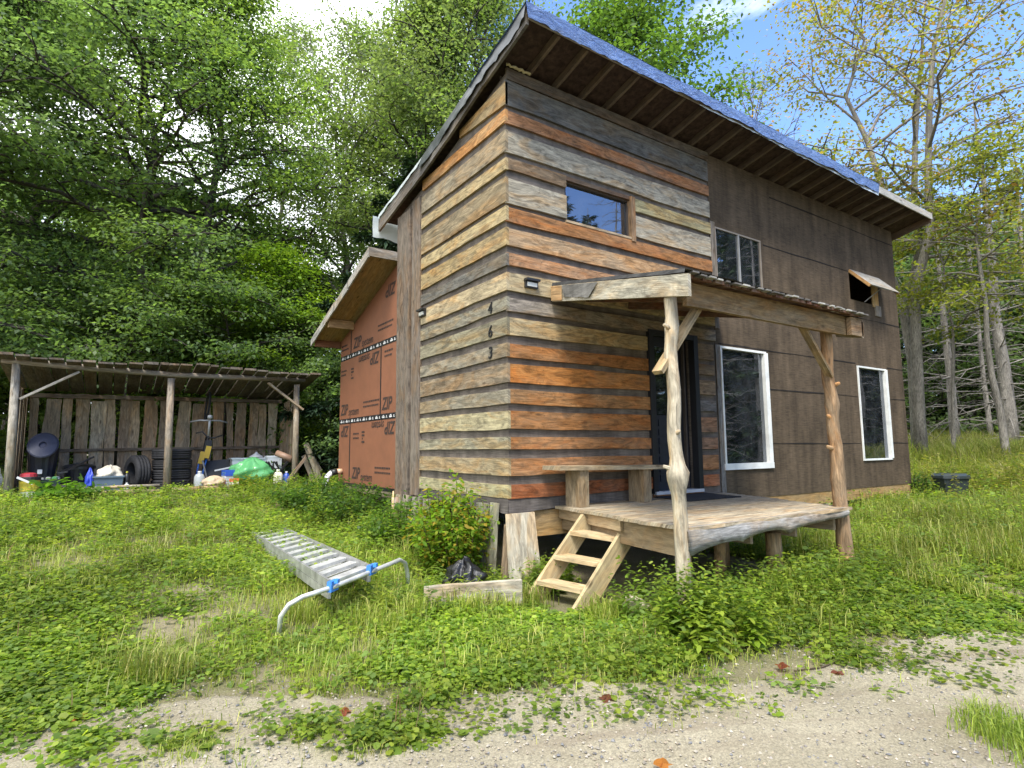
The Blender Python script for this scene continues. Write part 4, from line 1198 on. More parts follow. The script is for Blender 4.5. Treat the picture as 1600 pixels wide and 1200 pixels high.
# ================================================================== WOODSHED
SG = -0.27
shed = empty('woodshed', (-2.5, 9, SG), 'open fronted lean-to shed of grey slabs and poles heaped with odds and ends', 'shed')
PG = (0.33, 0.30, 0.245)
for (x, zt, c) in ((-4.92, 2.08, PG), (-2.57, 1.95, (0.28, 0.235, 0.18)), (-0.17, 1.95, (0.27, 0.23, 0.175))):
    mb = MB(); g_ = Z(x, 8.1) - 0.15
    mb.tube([(x + 0.0, 8.1, g_), (x - 0.01, 8.1, 0.8), (x - 0.02 if x > -4 else x - 0.03, 8.1, zt)], [0.07, 0.066, 0.062], 10, c, True, 0.04); mb.build('post', 'old_wood', shed, True)
mb = MB(); mb.tube([(-5.15, 8.08, 2.13), (-3.8, 8.08, 2.06), (-2.5, 8.08, 2.02), (-1.2, 8.08, 2.04), (-0.02, 8.08, 2.06)], [0.06, 0.058, 0.055, 0.055, 0.05], 8, (0.24, 0.205, 0.165), True, 0.06); mb.build('front_beam', 'old_wood', shed, True)
mb = MB()
x = -5.2
while x < 0.05:
    w = random.uniform(0.13, 0.24)
    yf = 7.85 - random.uniform(0, 0.14)
    d = V((0, 1, -0.16)).normalized()
    mb.plank((x, yf, 2.16 + 0.03 * math.sin(x * 2) + random.uniform(-0.015, 0.02)), d, (1, 0, 0), (0, 0.16, 1), 2.35, w, random.uniform(0.025, 0.05), random.choice([(0.10, 0.085, 0.07), (0.14, 0.11, 0.085), (0.085, 0.07, 0.055)]), 5, 0.008)
    x += w + random.uniform(0.005, 0.06)
mb.build('roof', 'old_wood', shed)
mb = MB()
x = -4.85
SLC = [(0.31, 0.235, 0.16), (0.35, 0.28, 0.20), (0.28, 0.19, 0.115), (0.40, 0.34, 0.25), (0.32, 0.25, 0.17), (0.24, 0.18, 0.125)]
while x < -0.2:
    w = random.uniform(0.12, 0.26)
    mb.plank((x, 9.9 + random.uniform(-0.03, 0.03), -0.25), V((random.uniform(-0.03, 0.03), 0, 1)).normalized(), (1, 0, 0), (0, 1, 0), random.uniform(1.80, 1.98), w, 0.03, random.choice(SLC), 10, 0.025)
    x += w + random.uniform(0.015, 0.085)
mb.build('back_wall', 'old_wood', shed)
mb = MB()
y = 8.3
while y < 9.8:
    w = random.uniform(0.1, 0.2)
    mb.plank((-0.14, y, -0.25), V((0, random.uniform(-0.05, 0.05), 1)).normalized(), (0, 1, 0), (1, 0, 0), random.uniform(1.7, 1.95), w, 0.03, random.choice(SLC), 6, 0.015)
    y += w + 0.04
mb.build('side_wall', 'old_wood', shed)
mb = MB()
y = 8.4
while y < 9.8:
    w = random.uniform(0.12, 0.2)
    mb.plank((-4.95, y, -0.25), V((0, random.uniform(-0.03, 0.03), 1)).normalized(), (0, 1, 0), (1, 0, 0), random.uniform(1.8, 2.0), w, 0.03, random.choice(SLC), 6, 0.015)
    y += w + 0.03
mb.build('side_wall', 'old_wood', shed)
mb = MB(); mb.beam((-4.86, 8.04, 1.45), (-4.05, 8.04, 1.98), 0.04, 0.11, (0.34, 0.31, 0.26), (0, -1, 0)); mb.build('brace', 'old_wood', shed)
mb = MB(); mb.beam((-0.06, 8.04, 1.40), (-0.80, 8.04, 1.95), 0.04, 0.10, (0.34, 0.27, 0.19), (0, -1, 0)); mb.build('brace', 'old_wood', shed)
mb = MB(); mb.beam((-4.9, 9.85, 1.66), (-0.1, 9.85, 1.70), 0.07, 0.08, (0.14, 0.11, 0.085)); mb.beam((-4.9, 9.86, 0.55), (-0.1, 9.86, 0.6), 0.05, 0.06, (0.14, 0.11, 0.085)); mb.build('girt', 'old_wood', shed)
mb = MB(); mb.box((-4.85, 8.2, -0.32), (-0.2, 9.85, -0.235), (0.09, 0.07, 0.05)); mb.build('floor', 'old_wood', shed)
# logs and poles along the shed's front
for i, (a, c, r_, cl, lbl) in enumerate((((-4.1, 7.86, -0.24), (-2.66, 7.8, -0.23), 0.055, (0.36, 0.27, 0.16), 'pale log along the shed front left of the middle post'), ((-2.5, 7.82, -0.22), (-1.55, 7.80, -0.22), 0.055, (0.38, 0.29, 0.18), 'peeled log along the shed front below the tire stack'), ((-1.6, 7.90, -0.24), (-0.3, 7.88, -0.2), 0.05, (0.2, 0.16, 0.12), 'brown log along the shed front below the green bag'), ((-4.05, 7.98, -0.15), (-2.7, 7.92, -0.12), 0.03, (0.38, 0.33, 0.25), 'thin grey pole lying before the flat tire'))):
    mb = MB(); m_ = V(a).lerp(V(c), 0.5) + V((0, 0, 0.015)); mb.tube([a, m_, c], [r_, r_ * 0.95, r_ * 0.85], 9, cl, True, 0.06)
    tag(mb.build('log', 'bare_log', None, True), lbl, 'log', 'logs along the shed front')
# ---- what the shed holds
def tire(label, c, R_=0.33, w=0.20, axis='z', group=None, tilt=0):
    prof = [(R_ * 0.60, 0), (R_ * 0.78, -w * 0.04), (R_ * 0.93, 0.0), (R_, w * 0.10), (R_, w * 0.24), (R_ * 0.975, w * 0.26), (R_ * 0.975, w * 0.29), (R_, w * 0.31), (R_, w * 0.48), (R_ * 0.975, w * 0.49), (R_ * 0.975, w * 0.52), (R_, w * 0.53), (R_, w * 0.69), (R_ * 0.975, w * 0.71), (R_ * 0.975, w * 0.74), (R_, w * 0.76), (R_, w * 0.9), (R_ * 0.93, w), (R_ * 0.78, w * 1.04), (R_ * 0.60, w), (R_ * 0.57, w * 0.8), (R_ * 0.57, w * 0.2), (R_ * 0.60, 0)]
    mb = MB()
    n = 36; vs = []
    for r_, h in prof:
        for k in range(n):
            a = 2 * PI * k / n
            q = (r_ * math.cos(a), r_ * math.sin(a))
            vs.append(V((q[0], q[1], h)) if axis == 'z' else V((h, q[0], q[1])))
    fs = [(i * n + k, i * n + (k + 1) % n, (i + 1) * n + (k + 1) % n, (i + 1) * n + k) for i in range(len(prof) - 1) for k in range(n)]
    mb.add([V(c) + v for v in vs], fs)
    if tilt: mb.rot(tilt, c, 'Z')
    return tag(mb.build('tire', 'rubber', None, True), label, 'tire', group)
for k, lb_ in enumerate(('bottom tire of the stack behind the middle post', 'second tire from the bottom of the stack', 'third tire from the bottom of the stack', 'topmost tire of the stack behind the middle post')):
    tire(lb_, (-2.46 + random.uniform(-.02, .02), 8.62 + random.uniform(-.02, .02), -0.235 + k * 0.20), 0.355, 0.192, 'z', 'tires in the shed')
tire('tire standing upright beside the tire stack', (-3.16, 8.62, 0.105), 0.345, 0.24, 'x', 'tires in the shed', 0.35)
fl = tire('tire lying flat with a yellow patch left of the tub', (-4.05, 8.62, -0.235), 0.38, 0.16, 'z', 'tires in the shed')
mb = MB(); mb.lathe((-4.05, 8.62, -0.20), [(0.215, 0.0), (0.19, 0.05), (0.08, 0.075), (0.05, 0.085)], 16, (0.03, 0.03, 0.03), 'z', [(0.03, 0.03, 0.03), (0.3, 0.28, 0.04), (0.5, 0.45, 0.05)]); mb.build('rim', 'plastic', fl, True)
def can(name, label, c, r0, r1, h, col, lid=None, n=20, ribs=False):
    root = empty(name, c, label, 'bin')
    mb = MB()
    if ribs:
        mb.lathe(c, [(r0, 0), (r0 * 1.02, 0.02), (r1, h)], n, col)
        for i in range(0, len(mb.v)):
            x, y, z = mb.v[i]; k = 1.0 if i % 2 else 0.955
            mb.v[i] = (c[0] + (x - c[0]) * k, c[1] + (y - c[1]) * k, z)
    else:
        mb.lathe(c, [(r0, 0), (r1, h), (r1 * 1.06, h), (r1 * 1.06, h + 0.02), (r1, h + 0.02)], n, col)
    mb.build('body', 'plastic', root)
    if lid:
        mb = MB(); mb.lathe((c[0], c[1], c[2] + h), [(r1 * 1.09, -0.035), (r1 * 1.09, 0.02), (r1 * 0.9, 0.05), (r1 * 0.3, 0.075), (r1 * 0.28, 0.09)], n, lid)
        mb.build('lid', 'plastic', root)
    return root
tc_ = can('trash_can', 'dark ribbed rubbish bin with its round lid tilted open by the left post', (-4.55, 8.95, 0.05), 0.19, 0.245, 0.55, (0.016, 0.018, 0.028), None, 28, True)
mb = MB(); mb.lathe((-4.55, 8.78, 0.66), [(0.235, -0.02), (0.235, 0.02), (0.21, 0.05), (0.06, 0.07), (0.05, 0.02)], 24, (0.05, 0.055, 0.085), 'y'); mb.v = [(x, 8.78 - (y - 8.78) + (z - 0.66) * 1.0, z) for x, y, z in mb.v]
mb.build('lid', 'plastic', tc_); mb = MB(); mb.box((-4.60, 8.70, 0.13), (-4.53, 8.712, 0.21), (0.7, 0.7, 0.68)); mb.build('sticker', 'plastic', tc_)
can('trash_can', 'short dark bin with a flat lid behind the flat tire', (-4.0, 9.2, -0.235), 0.20, 0.25, 0.46, (0.015, 0.016, 0.024), (0.025, 0.026, 0.032), 24)
tk = empty('crate', (-4.6, 9.0, -0.23), 'dark green crate heaped with clutter under the ribbed bin', 'crate')
mb = MB(); mb.box((-4.86, 8.62, -0.23), (-4.25, 9.25, 0.03), (0.012, 0.03, 0.02)); mb.build('body', 'plastic', tk)
mb = MB()
for k in range(26): 
    x = random.uniform(-4.84, -4.3); y = random.uniform(8.62, 8.8); s = random.uniform(0.02, 0.05)
    mb.lathe((x, y, 0.03), [(s, 0), (s * 0.9, s * 0.7), (s * 0.3, s)], 7, random.choice([(0.5, 0.5, 0.48), (0.1, 0.3, 0.12), (0.35, 0.35, 0.3), (0.05, 0.05, 0.05)]))
mb.build('contents', 'plastic', tk)
bk = empty('bucket', (-4.62, 8.2, -0.25), 'yellow and white pail with a red top beside the left post', 'bucket')
mb = MB(); mb.lathe((-4.66, 8.28, -0.26), [(0.125, 0), (0.13, 0.10), (0.137, 0.11), (0.15, 0.30)], 18, (1, 1, 1), 'z', [(0.65, 0.66, 0.64), (0.62, 0.5, 0.06), (0.62, 0.5, 0.06)]); mb.build('body', 'plastic', bk)
mb = MB(); mb.lathe((-4.66, 8.28, 0.04), [(0.16, 0), (0.16, 0.05), (0.15, 0.06)], 18, (0.02, 0.02, 0.02)); mb.lathe((-4.68, 8.28, 0.10), [(0.13, 0), (0.12, 0.05), (0.06, 0.07)], 14, (0.35, 0.03, 0.04)); mb.build('lid', 'plastic', bk)
mb = MB(); mb.beam((-4.82, 8.10, 0.10), (-4.60, 8.08, -0.02), 0.03, 0.035, (0.6, 0.6, 0.58)); mb.build('stick', 'plastic', bk)
tag(bagmesh((-5.42, 8.35, 0.05), (0.36, 0.3, 0.42), 9).build('plastic_sack', 'white_film', None, True), 'pale grey plastic sack left of the shed by the frame edge', 'sack')
# folded frame things beside the can
mb = MB()
for k in range(4): mb.beam((-4.32 + 0.05 * k, 8.7, 0.12 + 0.02 * k), (-3.92 + 0.05 * k, 8.9, 0.34 + 0.03 * k), 0.025, 0.03, (0.02, 0.02, 0.022))
mb.beam((-4.3, 8.68, 0.14), (-4.15, 8.66, 0.16), 0.03, 0.03, (0.02, 0.02, 0.02)); mb.beam((-4.0, 8.9, 0.3), (-3.8, 8.88, 0.42), 0.03, 0.03, (0.02, 0.02, 0.02))
tag(mb.build('luggage_rack', 'plastic'), 'black slatted metal rack lying between the two dark bins', 'rack')
def tote(name, label, lo, hi, col, lip=0.02, taper=0.9):
    root = empty(name, ((lo[0] + hi[0]) / 2, (lo[1] + hi[1]) / 2, lo[2]), label, 'tub')
    cx, cy = (lo[0] + hi[0]) / 2, (lo[1] + hi[1]) / 2
    hx, hy = (hi[0] - lo[0]) / 2, (hi[1] - lo[1]) / 2
    mb = MB(); rings = []
    for z, k, ins in ((lo[2], taper, 0), (hi[2] - 0.03, 1, 0), (hi[2] - 0.03, 1, lip), (hi[2], 1, lip), (hi[2], 1, -0.01), (lo[2] + 0.03, taper, -0.01)):
        rings.append([(cx - hx * k - ins, cy - hy * k - ins, z), (cx + hx * k + ins, cy - hy * k - ins, z), (cx + hx * k + ins, cy + hy * k + ins, z), (cx - hx * k - ins, cy + hy * k + ins, z)])
    vs = [p for r_ in rings for p in r_]
    fs = [(i * 4 + k, i * 4 + (k + 1) % 4, (i + 1) * 4 + (k + 1) % 4, (i + 1) * 4 + k) for i in range(5) for k in range(4)] + [(3, 2, 1, 0), (20, 21, 22, 23)]
    mb.add(vs, fs, col); mb.build('body', 'plastic', root)
    return root
tt_ = tote('storage_tub', 'slate blue plastic tub holding an open paper sack', (-3.74, 8.3, -0.235), (-3.28, 8.75, 0.07), (0.10, 0.14, 0.18))
mb = bagmesh((-3.5, 8.52, 0.06), (0.21, 0.2, 0.18), 21, 24, 12, 0.2, 0.1); mb.c = [(0.55, 0.50, 0.40)] * len(mb.c); tag(mb.build('paper_sack', 'painted', None, True), 'crumpled cream paper sack stuffed in the slate blue tub', 'sack')
mb = bagmesh((-3.80, 8.36, -0.05), (0.075, 0.09, 0.2), 5); mb.c = [(0.03, 0.06, 0.42)] * len(mb.c); tag(mb.build('plastic_bag', 'plastic', None, True), 'crumpled blue plastic bag squeezed left of the slate tub', 'bag')
def bottle(name, label, c, r_, h, col, cap, m='plastic'):
    root = empty(name, c, label, 'bottle')
    mb = MB(); mb.lathe(c, [(r_ * 0.95, 0), (r_, 0.02), (r_, h * 0.65), (r_ * 0.75, h * 0.8), (r_ * 0.3, h * 0.88), (r_ * 0.3, h * 0.93)], 16, col); mb.build('body', m, root, True)
    mb = MB(); mb.lathe((c[0], c[1], c[2] + h * 0.92), [(r_ * 0.38, 0), (r_ * 0.38, h * 0.08), (r_ * 0.3, h * 0.09)], 12, cap); mb.build('cap', 'plastic', root)
    return root
bottle('bottle', 'small white bottle on the log between tub and standing tire', (-3.22, 8.2, -0.22), 0.045, 0.16, (0.6, 0.62, 0.58), (0.6, 0.6, 0.55))
bottle('bottle', 'yellow capped dark bottle on the right rim of the slate tub', (-3.22, 8.5, -0.20), 0.05, 0.34, (0.03, 0.03, 0.03), (0.55, 0.5, 0.05))
bottle('jug', 'white plastic jug just right of the tire stack', (-1.98, 8.4, -0.23), 0.10, 0.34, (0.62, 0.65, 0.66), (0.6, 0.6, 0.6), 'clear_tub')
bottle('jug', 'white handled jug before the green bag by the right post', (-0.52, 8.1, -0.22), 0.095, 0.33, (0.70, 0.66, 0.56), (0.7, 0.7, 0.68))
bottle('bottle', 'blue bottle with white label next to the white jug', (-0.33, 8.18, -0.22), 0.07, 0.28, (0.03, 0.07, 0.35), (0.65, 0.65, 0.65))
mb = bagmesh((-0.98, 8.4, 0.02), (0.44, 0.3, 0.27), 33, 30, 18, 0.17, 0.25); tag(mb.build('plastic_bag', 'green_film', None, True), 'large see-through green bag bulging on the shed floor', 'bag')
mb = bagmesh((-1.72, 8.3, -0.13), (0.22, 0.2, 0.13), 41, 24, 12, 0.12, 0.1); mb.c = [(0.48, 0.36, 0.24)] * len(mb.c); tag(mb.build('paper_sack', 'painted', None, True), 'crumpled tan paper sack between white jug and orange carton', 'sack')
mb = MB(); mb.box((-1.53, 8.32, -0.23), (-1.22, 8.55, 0.0), (0.55, 0.57, 0.6)); mb.box((-1.53, 8.31, 0.0), (-1.22, 8.56, 0.12), (0.03, 0.09, 0.42)); mb.rot(0.2, (-1.4, 8.4, 0), 'Z'); tag(mb.build('carton', 'painted'), 'white and blue carton left of the green bag', 'carton')
mb = MB(); mb.box((-1.46, 8.08, -0.23), (-1.28, 8.22, -0.05), (0.62, 0.12, 0.04)); mb.box((-1.46, 8.075, -0.17), (-1.28, 8.08, -0.11), (0.6, 0.55, 0.45)); mb.rot(-0.2, (-1.4, 8.15, 0), 'Z'); tag(mb.build('carton', 'painted'), 'small orange red carton in front of the blue one', 'carton')
mb = MB(); mb.box((-1.12, 8.0, -0.24), (-0.92, 8.10, -0.16), (0.62, 0.42, 0.18)); tag(mb.build('carton', 'painted'), 'little orange yellow carton on the log before the green bag', 'carton')
pn = empty('frame_panel', (-1.5, 9.1, -0.23), 'dark framed panel with a white lath leaning behind the green bag', 'panel')
mb = MB(); mb.plank((-1.85, 8.95, -0.2), (1, 0, 0.08), (0, 0.45, 0.9), (0, 0.9, -0.45), 0.95, 0.55, 0.03, (0.03, 0.028, 0.026)); mb.build('panel', 'painted', pn)
mb = MB(); mb.beam((-1.66, 8.78, 0.10), (-0.98, 8.80, 0.24), 0.03, 0.03, (0.62, 0.63, 0.62)); mb.beam((-1.88, 8.9, 0.32), (-1.75, 8.86, -0.2), 0.03, 0.03, (0.2, 0.2, 0.19)); mb.build('lath', 'painted', pn)
for k, (x, lb_) in enumerate(((-1.12, 'cloudy plastic tub behind the left of the green bag'), (-0.72, 'cloudy plastic tub behind the right of the green bag'))):
    tote('storage_tub', lb_, (x - 0.19, 8.85, -0.235), (x + 0.19, 9.3, 0.36), (0.52, 0.55, 0.56))
mb = MB(); mb.lathe((-0.80, 9.0, 0.37), [(0.15, 0), (0.15, 0.02), (0.09, 0.05), (0.03, 0.09), (0.02, 0.12)], 16, (0.55, 0.55, 0.54)); tag(mb.build('pot_lid', 'plastic', None, True), 'grey pot lid resting on the cloudy tubs', 'lid')
mb = MB(); mb.box((-0.62, 8.7, 0.12), (-0.32, 8.95, 0.36), (0.66, 0.67, 0.68)); mb.box((-0.64, 8.69, 0.36), (-0.30, 8.96, 0.40), (0.7, 0.71, 0.72)); tag(mb.build('cooler', 'plastic'), 'white lidded cooler beside the right post', 'cooler')
mb = MB()
for k in range(7):
    a = V((-0.62 + 0.05 * k, 8.32, -0.1)); mb.tube([a, a + V((random.uniform(-.12, .12), -0.06, 0.2)), a + V((random.uniform(-.2, .2), -0.08, 0.38))], 0.016, 6, (0.015, 0.015, 0.016))
mb.beam((-0.68, 8.25, -0.08), (-0.30, 8.28, 0.0), 0.05, 0.06, (0.02, 0.02, 0.02))
tag(mb.build('folded_chair', 'plastic'), 'black tangled folding chair between green bag and right post', 'chair')
mb = MB(); mb.plank((-0.36, 7.96, -0.18), V((0.42, 0.0, 0.55)).normalized(), (0, 0, 1), (0, 1, 0), 0.62, 0.09, 0.04, (0.22, 0.17, 0.13), 5, 0.006); tag(mb.build('plank', 'old_wood'), 'brown plank slanting up against the right shed post', 'plank')
mb = MB(); mb.tube([(-0.50, 8.4, 0.46), (-0.22, 8.2, 0.32)], [0.07, 0.07], 12, (0.24, 0.15, 0.10)); tag(mb.build('rolled_mat', 'painted', None, True), 'brown roll lying on top of the heap by the right post', 'roll')
for k, (x, lb_) in enumerate(((-2.02, 'blue handled broom standing left of the bicycle'), (-1.93, 'yellow scoop on a blue handle before the hanging bicycle'))):
    r_ = empty('broom' if k == 0 else 'shovel', (x, 8.9, -0.23), lb_, 'tool', 'yard tools in the shed')
    mb = MB(); mb.tube([(x, 8.85, -0.23), (x + 0.10 + 0.05 * k, 9.0, 0.42)], 0.018, 8, (0.03, 0.12, 0.42)); mb.build('handle', 'plastic', r_, True)
    mb = MB(); mb.plank((x + 0.06, 8.93, 0.26 + 0.12 * k), V((0.2, 0.05, 1)).normalized(), (1, 0, -0.2), (0, 1, 0), 0.26, 0.10, 0.03, (0.60, 0.38, 0.03), 4, 0.012); mb.build('head', 'plastic', r_)
# hanging bicycle, front on
bi = empty('bicycle', (-1.78, 9.2, 0.3), 'dark bicycle hung upright on the shed back wall, handlebars outward', 'bicycle')
mb = MB(); mb.tube([(-2.14, 9.0, 1.14), (-1.98, 8.92, 1.17), (-1.78, 8.9, 1.17), (-1.58, 8.92, 1.17), (-1.42, 9.0, 1.13)], 0.016, 8, (0.3, 0.3, 0.3)); mb.tube([(-1.78, 8.9, 1.17), (-1.78, 9.0, 0.85)], 0.022, 8, (0.4, 0.4, 0.4)); mb.lathe((-1.78, 8.88, 1.21), [(0.05, 0), (0.05, 0.06), (0.02, 0.08)], 10, (0.45, 0.45, 0.45)); mb.build('handlebar', 'plastic', bi, True)
mb = MB(); mb.tube([(-1.78, 9.0, 0.85), (-1.77, 9.2, 0.6), (-1.76, 9.3, 0.3)], 0.025, 8, (0.02, 0.02, 0.025)); mb.tube([(-2.02, 9.0, 0.90), (-1.90, 8.98, 0.93), (-1.78, 9.0, 0.80), (-1.66, 8.98, 0.80), (-1.5, 9.0, 0.86)], 0.016, 8, (0.03, 0.03, 0.03)); mb.build('frame', 'plastic', bi, True)
for nm, zc in (('wheel', 1.5), ('wheel', 0.55)):
    mb = MB(); n = 28
    pts = [(-1.78 + 0.03 * math.sin(2 * PI * k / n), 9.35 + 0.31 * math.cos(2 * PI * k / n) * 0.9, zc + 0.31 * math.sin(2 * PI * k / n)) for k in range(n + 1)]
    mb.tube(pts, 0.024, 8, (0.02, 0.02, 0.02), False); mb.build(nm, 'rubber', bi, True)
mb = MB(); mb.plank((-1.86, 8.98, 0.35), V((0.05, 0, 1)).normalized(), (1, 0, 0), (0, 1, 0), 0.40, 0.15, 0.07, (0.013, 0.013, 0.016), 6, 0.015); mb.build('saddle', 'plastic', bi)
# boards leaning outside the shed on the right
for k, (x, dx, h_, c, lb_) in enumerate(((0.42, -0.38, 1.0, (0.36, 0.31, 0.23), 'pale plank leaning on the right side of the shed'), (0.30, -0.30, 0.75, (0.26, 0.23, 0.18), 'grey plank leaning nearest the right shed post'), (0.62, -0.52, 0.85, (0.3, 0.26, 0.2), 'outermost plank leaning on the shed side'))):
    mb = MB(); g_ = Z(x, 8.3) - 0.1
    mb.plank((x, 8.25 + 0.05 * k, g_), V((dx, 0, h_)).normalized(), (0.9, 0.3, 0.4), (0, 1, 0), math.hypot(dx, h_), 0.13, 0.03, c, 5, 0.008)
    tag(mb.build('leaning_board', 'old_wood'), lb_, 'board', 'boards leaning on the shed side')

# ================================================================== VEGETATION
def tube_np(mb, pts, rad, n, col): mb.tube(pts, rad, n, col, False)
def make_tree(name, label, x, y, h, r, spread, z0, nl, nleaf, ls, cols, bark_c, seed, elev=(25, 60), flat=0.5, twigs=6, sig=0.30, group=None, prof=None, droop=0.18, stems=1, lean_=(0, 0), shape='kite', cat='tree', wl=0.62, up=0.5, mat_='leaf', topk=0.95):
    rg = np.random.default_rng(seed); random.seed(seed)
    gz = Z(x, y)
    root = empty(name, (x, y, gz - 0.05), label, cat, group)
    mb = MB()
    if prof is None: prof = lambda t_: math.sin(PI * min(1, max(0.0, 0.18 + 0.80 * t_))) ** 0.7
    C_, Dr = [], []
    for s in range(stems):
        az0 = rg.uniform(0, 6.28) + s * 6.28 / stems
        tilt = 0 if stems == 1 else 0.13
        k = 9; pts = []
        ax, ay = rg.normal(0, 0.02, 2)
        for i in range(k + 1):
            t_ = i / k
            sp_ = 0 if stems == 1 else max(0, t_ - 0.28) * h * tilt
            pts.append(V((math.cos(az0) * sp_ + lean_[0] * t_ * h + ax * h * math.sin(3 * t_) + rg.normal(0, 0.012) * h * t_, math.sin(az0) * sp_ + lean_[1] * t_ * h + ay * h * math.sin(3 * t_) + rg.normal(0, 0.012) * h * t_, h * topk * t_)))
        rr = r if stems == 1 else r * 0.72
        rads = [rr * ((1 - 0.94 * (i / k)) ** 0.85) * (1.35 if i == 0 else 1) for i in range(k + 1)]
        mb.tube(pts, rads, 10, bark_c, True, 0.05)
        def at(t_):
            f = t_ * k; i = min(int(f), k - 1); return pts[i].lerp(pts[i + 1], f - i), rads[i]
        nls = max(4, nl // stems)
        for i in range(nls):
            u_ = (i + rg.uniform(0.2, 0.8)) / nls
            t_ = z0 + (0.985 - z0) * u_
            b0, br = at(t_)
            az = az0 + i * 2.4 + rg.normal(0, 0.35)
            ln = spread * prof(u_) * rg.uniform(0.75, 1.2)
            el = math.radians(elev[0] + (elev[1] - elev[0]) * u_ + rg.normal(0, 8))
            d = V((math.cos(az) * math.cos(el), math.sin(az) * math.cos(el), math.sin(el)))
            lp = [b0]
            wob = rg.normal(0, 0.10, (5, 3))
            for q in range(1, 6):
                s_2 = q / 5
                lp.append(b0 + d * ln * s_2 + V((0, 0, -droop * ln * s_2 * s_2)) + V(wob[q - 1]) * ln * 0.5 * s_2)
            lr = max(0.012, min(br * 0.55, 0.02 + ln * 0.014))
            mb.tube(lp, [lr * (1 - 0.16 * q) for q in range(6)], 6, bark_c, False)
            C_.append(lp[5]); Dr.append(d)
            for j in range(twigs):
                s_2 = 0.25 + 0.75 * (j + rg.uniform(0, 1)) / twigs
                f = s_2 * 5; q = min(int(f), 4); st_ = lp[q].lerp(lp[q + 1], f - q)
                az2 = az + (1 if j % 2 else -1) * rg.uniform(0.4, 1.2)
                el2 = el * 0.4 + rg.normal(0, 0.28)
                l2 = ln * rg.uniform(0.22, 0.42) * (1.15 - 0.5 * s_2)
                d2 = V((math.cos(az2) * math.cos(el2), math.sin(az2) * math.cos(el2), math.sin(el2)))
                e_ = st_ + d2 * l2 + V((0, 0, -0.1 * l2)); m2 = st_ + d2 * l2 * 0.5
                mb.tube([st_, m2, e_], [lr * 0.4 + 0.003, lr * 0.3 + 0.003, 0.004], 4, bark_c, False)
                for w_ in (0.35, 0.7, 1.0):
                    C_.append(st_.lerp(e_, w_)); Dr.append(d2)
    for i in range(len(mb.v)): pass
    mb.build('trunk', 'bark', root, True, True)
    if nleaf:
        Ca = np.array([tuple(c) for c in C_]); Da = np.array([tuple(c) for c in Dr])
        wgt = rg.uniform(0.3, 1.0, len(Ca)) ** 1.5; wgt /= wgt.sum()
        idx = rg.choice(len(Ca), nleaf, p=wgt)
        sg = sig * spread / 4.0
        off = rg.normal(0, 1, (nleaf, 3)) * np.array([sg, sg, sg * flat])
        P = Ca[idx] + off
        D = Da[idx] * 0.5 + rg.normal(0, 0.7, (nleaf, 3)); D[:, 2] = D[:, 2] * 0.5 - 0.30
        Nn = rg.normal(0, up, (nleaf, 3)); Nn[:, 2] += 1
        Ln = ls * rg.uniform(0.65, 1.25, nleaf)
        vs, n_ = leaf_verts(P, D, Nn, Ln, Ln * wl, shape)
        cl = np.array(cols); cb = rg.random(len(Ca)) ; tone = rg.uniform(0.75, 1.25, len(Ca))
        ci = np.clip((cb[idx] * len(cl) + rg.normal(0, 0.45, nleaf)), 0, len(cl) - 1e-3).astype(int)
        cc = cl[ci] * (tone[idx] * rg.uniform(0.75, 1.25, nleaf))[:, None]
        npmesh('crown', vs, n_, cc, mat_, root, True)
    return root
